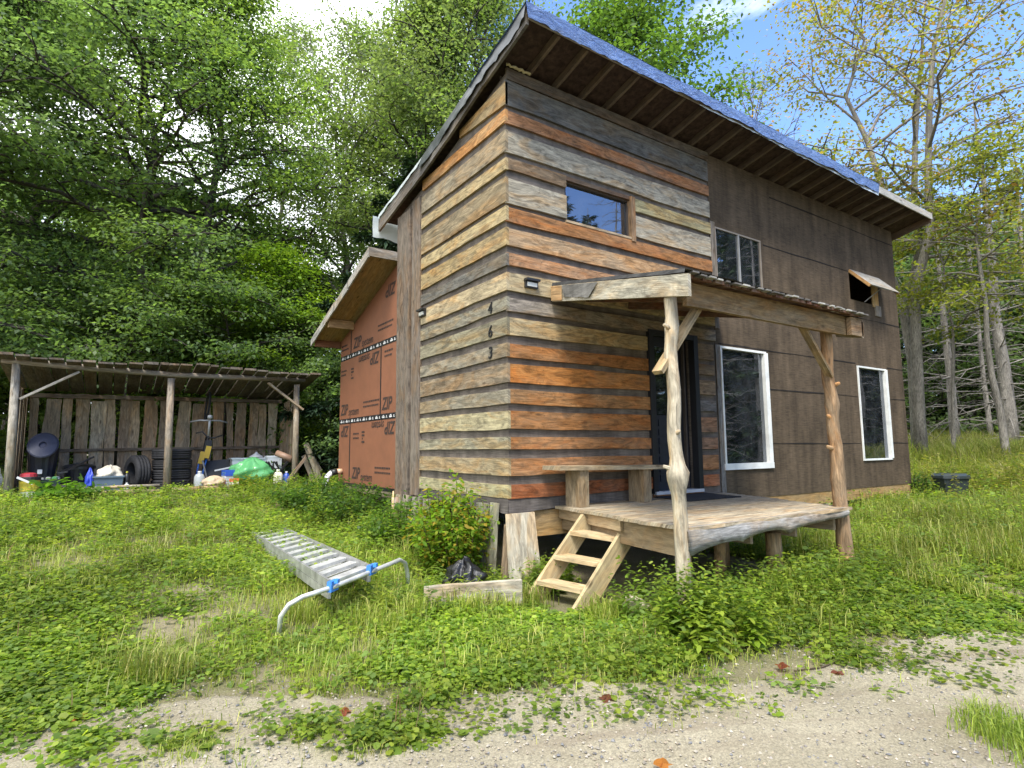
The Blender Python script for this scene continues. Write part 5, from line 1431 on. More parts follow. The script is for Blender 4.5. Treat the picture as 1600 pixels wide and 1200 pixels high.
def conifer(name, label, x, y, h, r, spread, z0, cols, bark_c, seed, group=None, needles=26, dead=False, step=0.34, cat='tree', ls=0.2, wl=0.3, sc_top=1.0):
    rg = np.random.default_rng(seed); random.seed(seed)
    gz = Z(x, y)
    root = empty(name, (x, y, gz - 0.05), label, cat, group)
    mb = MB()
    k = 8; lx, ly = rg.normal(0, 0.015, 2)
    pts = [V((lx * h * i / k + rg.normal(0, 0.03), ly * h * i / k + rg.normal(0, 0.03), h * i / k)) for i in range(k + 1)]
    mb.tube(pts, [r * (1 - 0.95 * i / k) * (1.25 if i == 0 else 1) for i in range(k + 1)], 9, bark_c, True, 0.04)
    P, D, = [], []
    z = z0 * h
    while z < h * 0.985:
        t_ = z / h; f = t_ * k; i = min(int(f), k - 1); b0 = pts[i].lerp(pts[i + 1], f - i)
        nb = int(rg.integers(4, 7))
        a0 = rg.uniform(0, 6.28)
        for j in range(nb):
            az = a0 + j * 6.28 / nb + rg.normal(0, 0.25)
            ln = (spread * (1 - (t_ - z0) / (1 - z0)) ** 0.85 + 0.12) * rg.uniform(0.65, 1.15)
            if dead: ln = spread * (0.45 + 0.55 * (1 - t_)) * rg.uniform(0.4, 1.15)
            el = (0.35 * t_ - 0.12) + rg.normal(0, 0.12)
            d = V((math.cos(az), math.sin(az), el)).normalized()
            e_ = b0 + d * ln + V((0, 0, -0.16 * ln)); m2 = b0 + d * ln * 0.5 + V((0, 0, -0.02 * ln))
            if dead: e_ += V((0, 0, rg.normal(0.0, 0.18) * ln)); m2 += V((0, 0, rg.normal(0, 0.05) * ln))
            mb.tube([b0, m2, e_], [0.012 + 0.006 * ln, 0.008 + 0.003 * ln, 0.004], 4, bark_c, False)
            if dead:
                for q in range(5):
                    s_2 = rg.uniform(0.25, 1.0); st_ = b0.lerp(m2, s_2 * 2) if s_2 < 0.5 else m2.lerp(e_, s_2 * 2 - 1)
                    a2 = az + rg.choice([-1, 1]) * rg.uniform(0.4, 1.0); l2 = ln * rg.uniform(0.15, 0.4)
                    en = st_ + V((math.cos(a2), math.sin(a2), rg.normal(-0.05, 0.3))) * l2
                    mb.tube([st_, en], [0.006, 0.003], 3, bark_c, False)
                    if needles:
                        for w_ in np.linspace(0.3, 1, needles):
                            P.append(tuple(st_.lerp(en, w_))); D.append((math.cos(a2), math.sin(a2), -0.1))
            else:
                nn = max(5, int(needles * ln / 1.2))
                for q in range(nn):
                    s_2 = 0.12 + 0.88 * q / nn
                    c_ = b0.lerp(m2, s_2 * 2) if s_2 < 0.5 else m2.lerp(e_, s_2 * 2 - 1)
                    wd = 0.30 * ln * (1.05 - s_2)
                    sd_ = rg.choice([-1, 1]); a2 = az + sd_ * rg.uniform(0.5, 1.2)
                    for w_ in (0.0, 0.5, 1.0):
                        dd = V((math.cos(a2), math.sin(a2), -0.15))
                        P.append(tuple(c_ + dd * wd * w_ * rg.uniform(0.6, 1.1) + V((0, 0, rg.normal(0, 0.03))))); D.append(tuple(dd))
        z += step * rg.uniform(0.8, 1.2)
    mb.build('trunk', 'bark', root, True, True)
    if P:
        P = np.array(P); D = np.array(D) + rg.normal(0, 0.35, (len(P), 3))
        Nn = rg.normal(0, 0.35, (len(P), 3)); Nn[:, 2] += 1
        Ln = ls * rg.uniform(0.7, 1.3, len(P))
        vs, n_ = leaf_verts(P, D, Nn, Ln, Ln * wl)
        cl = np.array(cols); cc = cl[rg.integers(0, len(cl), len(P))] * rg.uniform(0.65, 1.35, len(P))[:, None]
        npmesh('crown', vs, n_, cc, 'needle', root, True)
    return root

G1 = [(0.100, 0.165, 0.060), (0.118, 0.188, 0.064), (0.14, 0.215, 0.066), (0.13, 0.185, 0.09)]
G2 = [(0.13, 0.20, 0.048), (0.155, 0.23, 0.052), (0.18, 0.25, 0.052)]
G3 = [(0.14, 0.225, 0.022), (0.17, 0.25, 0.026), (0.11, 0.195, 0.022)]
GM = [(0.14, 0.185, 0.072), (0.16, 0.205, 0.075), (0.12, 0.165, 0.07)]
DK = [(0.022, 0.044, 0.02), (0.03, 0.056, 0.023), (0.018, 0.038, 0.018)]
YL = [(0.24, 0.22, 0.04), (0.19, 0.20, 0.04), (0.27, 0.21, 0.045), (0.15, 0.17, 0.04), (0.29, 0.17, 0.05)]
YG_ = [(0.20, 0.215, 0.032), (0.23, 0.23, 0.035), (0.16, 0.185, 0.032), (0.13, 0.16, 0.032)]
BK1 = (0.085, 0.075, 0.062); BK2 = (0.22, 0.205, 0.18); BK3 = (0.25, 0.23, 0.20)
def T(u, d): return fwd(u, d)
LAY = dict(flat=0.28, up=0.35)
x, y = T(-110, 13.2); make_tree('maple_tree', 'dark leafy maple overhanging the left end of the woodshed', x, y, 13.5, 0.20, 4.6, 0.20, 52, 62000, 0.125, G1, BK1, 101, (0, 55), sig=0.34, twigs=8, **LAY)
x, y = T(170, 15.2); make_tree('maple_tree', 'tall dense maple rising behind the middle of the woodshed', x, y, 14.5, 0.22, 4.8, 0.22, 56, 64000, 0.12, G1 + G2[:1], BK1, 102, (0, 58), sig=0.34, twigs=8, **LAY)
x, y = T(335, 16.5); make_tree('maple_tree', 'lighter green maple behind the right end of the woodshed', x, y, 15.0, 0.18, 4.0, 0.2, 52, 44000, 0.115, G2 + G1[2:3], BK1, 103, (5, 60), sig=0.34, twigs=8, **LAY)
x, y = T(15, 18); make_tree('maple_tree', 'far dark maple filling the upper left corner behind the nearest one', x, y, 16, 0.22, 5.0, 0.15, 42, 36000, 0.16, G1, BK1, 104, (5, 55), sig=0.4, twigs=7, **LAY)
x, y = T(425, 15.5); make_tree('sapling', 'bright yellow green young tree between woodshed and orange wing', x, y, 6.2, 0.07, 2.1, 0.06, 32, 15000, 0.11, G3, BK1, 105, (10, 60), sig=0.5, twigs=6, **LAY)
x, y = T(505, 17.5); make_tree('sapling', 'low bright green bush tree just left of the orange wing', x, y, 5.0, 0.06, 2.0, 0.04, 30, 13000, 0.11, G2, BK1, 106, (10, 60), sig=0.5, twigs=6, **LAY)
x, y = T(560, 22); make_tree('birch_tree', 'thin open leaved birch against the white sky left of the roof', x, y, 18, 0.16, 4.6, 0.24, 44, 22000, 0.12, GM + G2[:1], BK2, 107, (20, 65), sig=0.42, twigs=7)
x, y = T(430, 24); make_tree('birch_tree', 'second thin birch farther left with bare upper branches', x, y, 20.0, 0.15, 4.2, 0.2, 46, 20000, 0.12, GM + G2[:1], BK2, 108, (20, 65), sig=0.42, twigs=7)
x, y = T(645, 15.0); conifer('hemlock_tree', 'dark hemlock rising behind the low edge of the cabin roof', x, y, 9.0, 0.2, 3.3, 0.1, DK, BK1, 109, None, 60, ls=0.22)
x, y = T(480, 20); conifer('hemlock_tree', 'small dark conifer left of the orange wing roof', x, y, 7.0, 0.12, 2.5, 0.06, DK, BK1, 110, None, 40, ls=0.22)
x, y = T(745, 21); make_tree('ash_tree', 'pale green tree towering over the high corner of the roof', x, y, 19, 0.24, 5.2, 0.30, 50, 52000, 0.135, GM + G2[:2], BK1, 111, (20, 65), sig=0.38, twigs=7)
x, y = T(620, 26); make_tree('ash_tree', 'grey green tree in the middle distance over the lower roof', x, y, 19, 0.22, 4.8, 0.25, 44, 36000, 0.16, GM, BK1, 120, (20, 65), sig=0.4, twigs=7)
x, y = T(665, 19.0); make_tree('ash_tree', 'leafy ash rising straight above the dark hemlock', x, y, 16.5, 0.18, 3.6, 0.35, 40, 36000, 0.125, GM + G2[:1], BK1, 121, (15, 60), sig=0.4, twigs=7)
x, y = T(965, 19.0); make_tree('oak_tree', 'oak with dark forked limbs behind the middle of the roof', x, y, 16.5, 0.26, 4.8, 0.36, 34, 30000, 0.165, [(0.08, 0.145, 0.028), (0.10, 0.17, 0.03)], (0.05, 0.045, 0.042), 112, (15, 55), sig=0.40, twigs=6)
x, y = T(1195, 22); make_tree('bare_tree', 'leafless grey tree with fine branches against the blue sky', x, y, 16.5, 0.15, 3.2, 0.30, 40, 900, 0.10, GM, (0.19, 0.17, 0.16), 113, (35, 70), twigs=9, droop=-0.05)
x, y = T(1290, 25); make_tree('maple_tree', 'small green crown peeping over the blue tarp edge', x, y, 14.0, 0.15, 3.0, 0.45, 24, 9000, 0.13, GM + G1[2:3], BK3, 114, (15, 55), sig=0.42, twigs=6)
x, y = T(1432, 15.5); make_tree('maple_tree', 'forked maple with thin orange yellow leaves beyond the cabin end', x, y, 15.0, 0.22, 4.3, 0.40, 48, 16000, 0.115, YL + YG_[:2], BK3, 115, (20, 60), sig=0.34, twigs=7, stems=3, lean_=(0.02, -0.02))
x, y = T(1570, 13.5); make_tree('maple_tree', 'low yellow green maple at the right edge before the dead spruces', x, y, 8.2, 0.09, 3.0, 0.54, 28, 9000, 0.105, YG_, BK3, 116, (0, 45), sig=0.36, twigs=7, **LAY)
x, y = T(1480, 15.0); make_tree('sapling', 'slim yellow green sapling just right of the cabin eave', x, y, 7.6, 0.06, 1.7, 0.62, 18, 3000, 0.11, YG_, BK3, 119, (5, 45), sig=0.45, twigs=6, **LAY)
DG_ = (0.28, 0.26, 0.235)
for k, (u, d, h, r, lb_) in enumerate(((1492, 19, 12, 0.15, 'grey dead spruce trunk nearest the cabin end'), (1546, 21, 11.5, 0.10, 'slimmest grey dead spruce between the two thicker trunks'), (1573, 18, 12.5, 0.22, 'thickest grey dead spruce near the right edge'), (1630, 20, 12, 0.17, 'grey dead spruce at the very right edge'), (1408, 23, 12, 0.12, 'grey dead spruce half hidden behind the forked maple'))):
    x, y = T(u, d); conifer('dead_spruce', lb_, x, y, h, r, 2.3, 0.08, DK, DG_, 130 + k, 'dead spruces beyond the meadow', 0, True, 0.5)
x, y = T(1520, 27); sp = conifer('spruce_tree', 'dark green spruce in the wood beyond the dead trunks', x, y, 12.5, 0.2, 3.2, 0.03, DK, BK1, 140, 'dark spruces in the far wood', 24, False, 0.42, ls=0.30)
for k, (u, d, s) in enumerate(((1380, 30, 1.0), (1450, 28, 0.95), (1590, 28, 1.05), (1660, 26, 1.0), (1720, 30, 1.1), (1420, 36, 1.2), (1560, 36, 1.25), (1640, 38, 1.25), (1490, 40, 1.3), (1330, 36, 1.1), (1780, 27, 1.0), (1860, 30, 1.1))):
    x, y = T(u, d); copy_thing(sp, (x, y, Z(x, y) - 0.05), k * 1.1, None, s)
# wood beyond the shed (closes the horizon)
x, y = T(110, 26); bt = make_tree('forest_tree', 'dark leafy tree deep in the wood behind the woodshed', x, y, 13, 0.2, 4.5, 0.03, 40, 15000, 0.24, G1, BK1, 150, (0, 55), sig=0.5, twigs=6, group='leafy trees deep in the wood', flat=0.4)
for k, (u, d, s) in enumerate(((-150, 24, 1.0), (0, 28, 1.1), (240, 25, 0.95), (340, 28, 0.9), (440, 30, 0.8), (540, 31, 0.8), (-300, 20, 1.0), (640, 30, 0.9), (1440, 24, 0.75), (1500, 25, 0.7), (1560, 24, 0.75), (1620, 24, 0.7), (1700, 25, 0.9), (-80, 33, 1.2), (180, 33, 1.15))):
    x, y = T(u, d); copy_thing(bt, (x, y, Z(x, y) - 0.05), k * 1.7, None, s)
# young trees whose boughs hang over the shed roof
for k, (u, d, lb_) in enumerate(((60, 13.9, 'young tree drooping over the left third of the shed roof'), (205, 14.0, 'young tree drooping over the middle of the shed roof'), (345, 14.2, 'young tree drooping over the right third of the shed roof'))):
    x, y = T(u, d); make_tree('sapling', lb_, x, y, 4.6, 0.05, 2.5, 0.55, 22, 7500, 0.11, G1 + G2[:1], BK1, 180 + k, (-4, 45), sig=0.42, twigs=6, droop=0.12, **LAY)
# bushes behind and beside the shed
x, y = T(30, 15.0); us = make_tree('bush', 'green undergrowth bush standing behind the woodshed', x, y, 3.3, 0.05, 1.7, 0.02, 24, 7000, 0.13, G2, BK1, 160, (5, 60), sig=0.6, twigs=5, group='undergrowth behind the woodshed', cat='bush', flat=0.4)
for k, (u, d, s) in enumerate(((110, 16.0, 1.0), (190, 16.2, 1.1), (270, 16.2, 1.0), (350, 16.0, 1.1), (430, 16.5, 0.95), (60, 16.3, 1.3), (150, 16.4, 1.35), (230, 16.5, 1.35), (310, 16.6, 1.3), (390, 16.7, 1.25), (-110, 14.0, 1.0), (-170, 13.0, 0.9))):
    x, y = T(u, d); copy_thing(us, (x, y, Z(x, y) - 0.05), k * 2.1, None, s)
x, y = T(505, 14.6); make_tree('bush', 'dark green bush between woodshed post and drain pipe', x, y, 3.0, 0.04, 1.3, 0.02, 24, 8000, 0.10, G1 + G2[:1], BK1, 170, (5, 60), sig=0.6, twigs=5, cat='bush', flat=0.45)
# trees across the road behind the camera: seen only in the window glass
x, y = 18.5, -9.5
sp2 = conifer('spruce_tree', 'green spruce across the road mirrored in the cabin windows', x, y, 13.0, 0.2, 3.3, 0.03, [(0.05, 0.085, 0.035), (0.065, 0.105, 0.04), (0.04, 0.07, 0.03)], DG_, 145, 'spruces across the road', 24, False, 0.42, ls=0.30)
for k, (x, y) in enumerate(((14.5, -8.5), (17.2, -8.2), (24.5, -10.0), (27.0, -9.0), (11.0, -9.5))):
    conifer('dead_spruce', 'pale dead spruce across the road mirrored in the window glass', x, y, 11, 0.14, 1.6, 0.1, DK, (0.42, 0.39, 0.36), 170 + k, 'dead spruces across the road', 0, True, 0.4)
for k, (x, y, s) in enumerate(((9, -16, 0.9), (13, -14.5, 1.0), (16.5, -17, 1.05), (20, -13.5, 1.0), (23, -17, 1.2), (26, -14, 1.15), (29.5, -17, 1.3), (32, -12.5, 1.2), (36, -15, 1.4), (39, -11, 1.3), (43, -14, 1.4), (14, -21, 1.0), (21, -22, 1.2), (28, -22, 1.5), (35, -21, 1.6), (42, -19, 1.6), (48, -12, 1.5), (48, -18, 1.6), (5, -20, 1.1), (23, -11, 1.0), (29, -10, 1.0), (34, -9.5, 1.1))):
    copy_thing(sp2, (x, y, Z(x, y) - 0.05), k * 1.3, None, s)

# ---- shrub at the gable
def shrub(name, label, c, rx, rz_, n, ls, cols, seed, stems=14, shape='hex'):
    rg = np.random.default_rng(seed); random.seed(seed)
    x, y = c; gz = Z(x, y)
    root = empty(name, (x, y, gz), label, 'shrub')
    mb = MB(); C_ = []
    for k in range(stems):
        a = k * 2.4; rr = rx * math.sqrt((k + 0.5) / stems)
        top = V((math.cos(a) * rr, math.sin(a) * rr, rz_ * (1.0 - 0.35 * (rr / rx) ** 2) * rg.uniform(0.75, 1.05)))
        b0 = V((math.cos(a) * 0.06, math.sin(a) * 0.06, -0.03)); m_ = b0.lerp(top, 0.5) + V((math.cos(a), math.sin(a), 0)) * rr * 0.15
        mb.tube([b0, m_, top], [0.008, 0.006, 0.003], 5, (0.10, 0.08, 0.04), False)
        for w_ in np.linspace(0.15, 1, 16):
            p_ = b0.lerp(m_, w_ * 2) if w_ < 0.5 else m_.lerp(top, w_ * 2 - 1); C_.append(tuple(p_))
    mb.build('stem', 'bark', root, True, True)
    C_ = np.array(C_); idx = rg.integers(0, len(C_), n)
    P = C_[idx] + rg.normal(0, 0.06, (n, 3)) * np.array([1, 1, 0.8]); P[:, 2] = np.maximum(P[:, 2], 0.02)
    D = rg.normal(0, 1, (n, 3)); D[:, 2] = D[:, 2] * 0.4 - 0.2
    D[:, :2] += P[:, :2] * 1.5
    Nn = rg.normal(0, 0.4, (n, 3)); Nn[:, 2] += 1
    Ln = ls * rg.uniform(0.6, 1.3, n)
    vs, n_ = leaf_verts(P, D, Nn, Ln, Ln * 0.55, shape)
    cl = np.array(cols); cc = cl[rg.integers(0, len(cl), n)] * rg.uniform(0.75, 1.25, n)[:, None]
    npmesh('foliage', vs, n_, cc, 'leaf', root, True)
    return root
SH = [(0.16, 0.27, 0.025), (0.19, 0.30, 0.03), (0.12, 0.22, 0.022), (0.25, 0.29, 0.035), (0.15, 0.25, 0.025), (0.32, 0.24, 0.035)]
shrub('shrub', 'yellow green shrub growing against the gable near the corner', (-0.46, 0.42), 0.46, 0.98, 5200, 0.058, SH, 201, 30)
shrub('shrub', 'low green shrub left of the yellow green one at the gable', (-0.55, 1.55), 0.45, 0.66, 2600, 0.055, [(0.09, 0.17, 0.02), (0.12, 0.2, 0.025), (0.07, 0.14, 0.02)], 202, 18)
shrub('shrub', 'tangled dark green shrub below the orange wing', (-0.55, 3.2), 0.65, 0.62, 3600, 0.06, [(0.06, 0.12, 0.02), (0.08, 0.15, 0.025), (0.05, 0.1, 0.02)], 203, 22)
shrub('shrub', 'wide green shrub below the drain pipe', (-0.65, 4.7), 0.75, 0.60, 4000, 0.07, [(0.07, 0.14, 0.02), (0.09, 0.17, 0.025), (0.055, 0.11, 0.02)], 204, 24)
shrub('shrub', 'big leaved plant at the foot of the left shed post', (-4.1, 7.35), 0.42, 0.42, 420, 0.13, [(0.10, 0.2, 0.02), (0.08, 0.17, 0.02)], 205, 14)
shrub('fern', 'yellowing fern on the log before the green bag', (-1.15, 7.75), 0.3, 0.28, 400, 0.09, [(0.16, 0.2, 0.02), (0.2, 0.2, 0.02), (0.1, 0.17, 0.02)], 206, 10)
shrub('shrub', 'dark weedy shrub at the far foot of the tar paper wall', (9.5, -0.12), 0.22, 0.55, 600, 0.07, [(0.05, 0.1, 0.02), (0.07, 0.13, 0.02)], 207, 20)

# ---- scatter helpers
RG = np.random.default_rng(55)
def fwd_np(u, d):
    k = (u - 800) / 916.3 * d
    return CAM.x + 0.8282 * k + 0.561 * d, CAM.y - 0.5604 * k + 0.8275 * d
def scatter(n, d0, d1, pw=1.0, umargin=120):
    """random ground points ahead of the road, thicker near the viewer"""
    v = RG.random(n)
    if pw == 1.0: d = d0 * (d1 / d0) ** v
    else: d = (d0 ** (1 - pw) + v * (d1 ** (1 - pw) - d0 ** (1 - pw))) ** (1 / (1 - pw))
    u = RG.uniform(-umargin, 1600 + umargin, n)
    return fwd_np(u, d)
def blocked(x, y):
    b = (x > -0.02) & (x < HX) & (y > -0.02) & (y < 6)
    b |= (x > -4.9) & (x < -0.15) & (y > 7.9) & (y < 9.9)
    b |= (x > 0.75) & (x < 2.9) & (y > -1.75) & (y < 0)
    b |= (x > 0.5) & (x < 0.8) & (y > -1.5) & (y < 0)
    b |= (x > -0.2) & (x < 0.6) & (y > -1.12) & (y < -0.55)
    return b
def vegmask(x, y):
    d = roadd(x, y)
    n1 = fbm(x, y, 0.75, 21); n2 = fbm(x, y, 2.6, 22)
    m_ = sst(0.0, 0.8, d + 0.06 + (n1 - 0.5) * 1.1 + (n2 - 0.5) * 0.9)
    for cx, cy, r_ in ((-3.08, -1.72, 0.13), (-2.29, -2.22, 0.15), (-2.53, -1.95, 0.12), (-1.90, -1.92, 0.15), (-0.29, -2.32, 0.26), (-0.66, -2.26, 0.22), (-2.1, -2.3, 0.1), (-3.5, -1.45, 0.12)):
        m_ = np.maximum(m_, np.exp(-((x - cx) ** 2 + (y - cy) ** 2) / r_ ** 2 * (0.6 + 1.2 * n2)))
    m_ = np.maximum(m_, 0.10 * sst(-1.0, 0.0, d))
    # worn gravel patches in the yard
    for cx, cy, rx, ry in ((-2.75, 0.95, 0.5, 0.55), (-3.1, 0.2, 0.4, 0.25), (-2.3, -0.1, 0.25, 0.2), (-1.9, -1.75, 0.2, 0.2), (0.35, -2.75, 0.35, 0.14)):
        q = ((x - cx) / rx) ** 2 + ((y - cy) / ry) ** 2
        m_ *= 1 - 0.85 * np.exp(-q * 1.2)
    return m_
def tall(x, y):
    """how high the growth stands (m)"""
    d = roadd(x, y)
    h = 0.07 + 0.07 * sst(0.8, 3.0, d)
    h = h * (1 - 0.6 * np.exp(-((x + 0.2) ** 2 + (y + 1.0) ** 2) / 0.35))
    deck = np.exp(-(((x - 1.7) / 1.7) ** 2 + ((y + 2.15) / 0.42) ** 2))
    h += 0.26 * deck
    h += 0.20 * np.exp(-((x + 0.45) / 0.5) ** 2) * sst(-0.3, 1.0, y) * (1 - sst(6, 7, y))
    h += 0.10 * np.exp(-(((x + 1.5) / 0.6) ** 2 + ((y - 0.9) / 1.6) ** 2))
    h += 0.10 * np.exp(-((y - 7.4) / 0.6) ** 2) * (x < 1)
    h += 0.24 * sst(3.2, 6.0, x) * sst(0.6, 2.2, d) + 0.35 * sst(10, 13, x)
    return h * (0.45 + 1.1 * fbm(x, y, 1.5, 31))
LEAFC = np.array([(0.21, 0.30, 0.035), (0.26, 0.34, 0.045), (0.15, 0.235, 0.03), (0.19, 0.27, 0.045), (0.29, 0.35, 0.05), (0.11, 0.185, 0.03), (0.17, 0.25, 0.06)])
def tone(x, y, s=41):
    return 0.50 + 1.0 * fbm(x, y, 0.9, s)
# broad-leaved ground cover
def broadleaf(name, n, d0, d1, K, l0, l1, hm, seed, pw=1.4, wl=0.8):
    x, y = scatter(n, d0, d1, pw)
    ok = (~blocked(x, y)) & (RG.random(n) < vegmask(x, y)) & (roadd(x, y) > -0.5)
    # patches of broad leaves between patches of grass
    ok &= RG.random(n) < sst(0.24, 0.46, fbm(x, y, 1.1, seed))
    ok &= RG.random(n) < 1 - 0.55 * sst(3.0, 5.0, x)
    if l1 > 0.06: ok &= vegmask(x, y) > 0.35
    x, y = x[ok], y[ok]; n = len(x)
    hh = tall(x, y)
    X = np.repeat(x, K); Y = np.repeat(y, K); H = np.repeat(hh, K)
    a = RG.uniform(0, 6.28, n * K); r_ = RG.random(n * K) ** 0.6
    rad = (0.05 + 0.35 * H) * r_
    X2 = X + np.cos(a) * rad; Y2 = Y + np.sin(a) * rad
    zz = zg(X2, Y2) + 0.008 + H * hm * RG.uniform(0.25, 1.0, n * K) * (1 - 0.35 * r_)
    P = np.stack([X2, Y2, zz], 1)
    D = np.stack([np.cos(a), np.sin(a), RG.uniform(-0.25, 0.45, n * K)], 1)
    Nn = RG.normal(0, 0.3, (n * K, 3)); Nn[:, 2] += 1
    dist = np.hypot(X2 - CAM.x, Y2 - CAM.y)
    Ln = RG.uniform(l0, l1, n * K) * (1 + 0.05 * np.maximum(0, dist - 4)) * np.repeat(RG.uniform(0.7, 1.35, n), K)
    vs, m_ = leaf_verts(P, D, Nn, Ln, Ln * wl, 'hex', 0.18)
    ci = np.repeat(RG.integers(0, len(LEAFC), n), K)
    cc = LEAFC[ci] * (np.repeat(tone(x, y), K) * RG.uniform(0.75, 1.25, n * K))[:, None]
    tag(npmesh(name, vs, m_, cc, 'leaf'), kind='stuff')
broadleaf('clover', 26000, 2.5, 13, 12, 0.02, 0.042, 1.25, 61)
broadleaf('plantain_weeds', 4200, 2.5, 13, 8, 0.045, 0.095, 0.6, 62, 1.4, 0.62)
# grass
GC = np.array([(0.24, 0.29, 0.045), (0.29, 0.33, 0.06), (0.18, 0.25, 0.04), (0.36, 0.34, 0.10), (0.26, 0.28, 0.06)])
GCD = np.array([(0.42, 0.36, 0.16), (0.34, 0.33, 0.09), (0.28, 0.31, 0.06), (0.46, 0.40, 0.20), (0.32, 0.32, 0.08)])
def blades(name, x, y, hh, wd, cols, seed, bend=0.5):
    n = len(x)
    z = zg(x, y) - 0.01
    a = RG.uniform(0, 6.28, n); b = RG.uniform(0.1, 1.0, n) * bend * hh
    dx, dy = np.cos(a), np.sin(a); sx, sy = -dy, dx
    w = wd * RG.uniform(0.6, 1.3, n)
    B = np.stack([x, y, z], 1); S = np.stack([sx, sy, sx * 0], 1); D = np.stack([dx, dy, dx * 0], 1)
    up = np.array([[0, 0, 1.0]])
    h1 = hh[:, None]; w1 = w[:, None]; b1 = b[:, None]
    v0 = B + S * w1 * .5; v1 = B - S * w1 * .5
    m0 = B + up * h1 * .6 + D * b1 * .35 + S * w1 * .4; m1 = B + up * h1 * .6 + D * b1 * .35 - S * w1 * .4
    t_ = B + up * h1 * (1 - 0.35 * bend) + D * b1
    vs = np.stack([v0, m0, t_, m1, v1], 1).reshape(-1, 3)
    cc = cols[RG.integers(0, len(cols), n)] * (tone(x, y, 43) * RG.uniform(0.7, 1.3, n))[:, None]
    return npmesh(name, vs, 5, cc, 'blade')
n = 190000
x, y = scatter(n, 2.5, 15, 1.25)
ok = (~blocked(x, y)) & (RG.random(n) < vegmask(x, y) * (0.35 + 0.65 * sst(0.42, 0.6, fbm(x, y, 1.1, 63)))) & (roadd(x, y) > -0.6)
x, y = x[ok], y[ok]
dist = np.hypot(x - CAM.x, y - CAM.y)
tag(blades('grass', x, y, tall(x, y) * RG.uniform(0.5, 1.5, len(x)) + 0.02, 0.0036 * (1 + 0.08 * dist), GC, 71, 1.0), kind='stuff')
# grass tufts with long blades
def tufts(name, cx, cy, per, spread, h0, h1, wd, cols, bend=0.9):
    X = np.repeat(cx, per) + RG.normal(0, spread, len(cx) * per); Y = np.repeat(cy, per) + RG.normal(0, spread, len(cx) * per)
    return blades(name, X, Y, RG.uniform(h0, h1, len(X)), wd, cols, 0, bend)
cx = []; cy = []
for (u, v_, px, py) in ((0, 0, -1.75, -0.75), (0, 0, -1.35, -0.62), (0, 0, -1.0, -0.55), (0, 0, -0.9, -0.75), (0, 0, -1.5, -0.35), (0, 0, -0.6, -0.75), (0, 0, -0.25, -0.75), (0, 0, 1.2, -2.4), (0, 0, 2.3, -2.3), (0, 0, 3.1, -2.1), (0, 0, 3.6, -1.5), (0, 0, 0.0, -1.4), (0, 0, -3.3, -0.65), (0, 0, -3.15, -0.75), (0, 0, 2.9, -2.6), (0, 0, -2.15, -0.2)):
    for k in range(3): cx.append(px + RG.normal(0, 0.08)); cy.append(py + RG.normal(0, 0.08))
tag(tufts('grass_tufts', np.array(cx), np.array(cy), 70, 0.06, 0.12, 0.34, 0.007, GC), kind='stuff')
cx = np.array([0.30, 0.42, 0.22, 0.5, 0.36, 0.1, 0.28, 0.45]); cy = np.array([-4.02, -3.95, -4.1, -4.05, -4.15, -4.2, -3.9, -3.85])
tag(tufts('verge_grass', cx, cy, 160, 0.07, 0.05, 0.17, 0.005, GC[[0, 2, 0, 2]]), kind='stuff')
# tall meadow beyond the cabin
n = 120000
d = 8.5 * (34 / 8.5) ** RG.random(n); u = RG.uniform(1180, 1780, n)
x, y = fwd_np(u, d)
ok = (~blocked(x, y)) & ((x > HX + 0.1) | ((y < -0.3) & (x > 4.2))) & (roadd(x, y) > 1.3)
x, y = x[ok], y[ok]; dist = np.hypot(x - CAM.x, y - CAM.y)
hm = (0.30 + 0.75 * sst(9.6, 13.0, x)) * (1 - 0.85 * np.exp(-(((x - 9.2) / 1.3) ** 2 + ((y + 0.85) / 0.6) ** 2))) * (0.6 + 0.8 * fbm(x, y, 0.5, 51))
dry = sst(0.42, 0.6, fbm(x, y, 0.45, 52))
isdry = RG.random(len(x)) < (0.25 + 0.6 * dry) * sst(6.5, 11, x)
for sel, cols, nm in ((isdry, GCD, 'dry_meadow_grass'), (~isdry, GC, 'meadow_grass')):
    tag(blades(nm, x[sel], y[sel], hm[sel] * RG.uniform(0.6, 1.3, sel.sum()), 0.006 * (1 + 0.09 * dist[sel]), cols, 0, 0.7), kind='stuff')
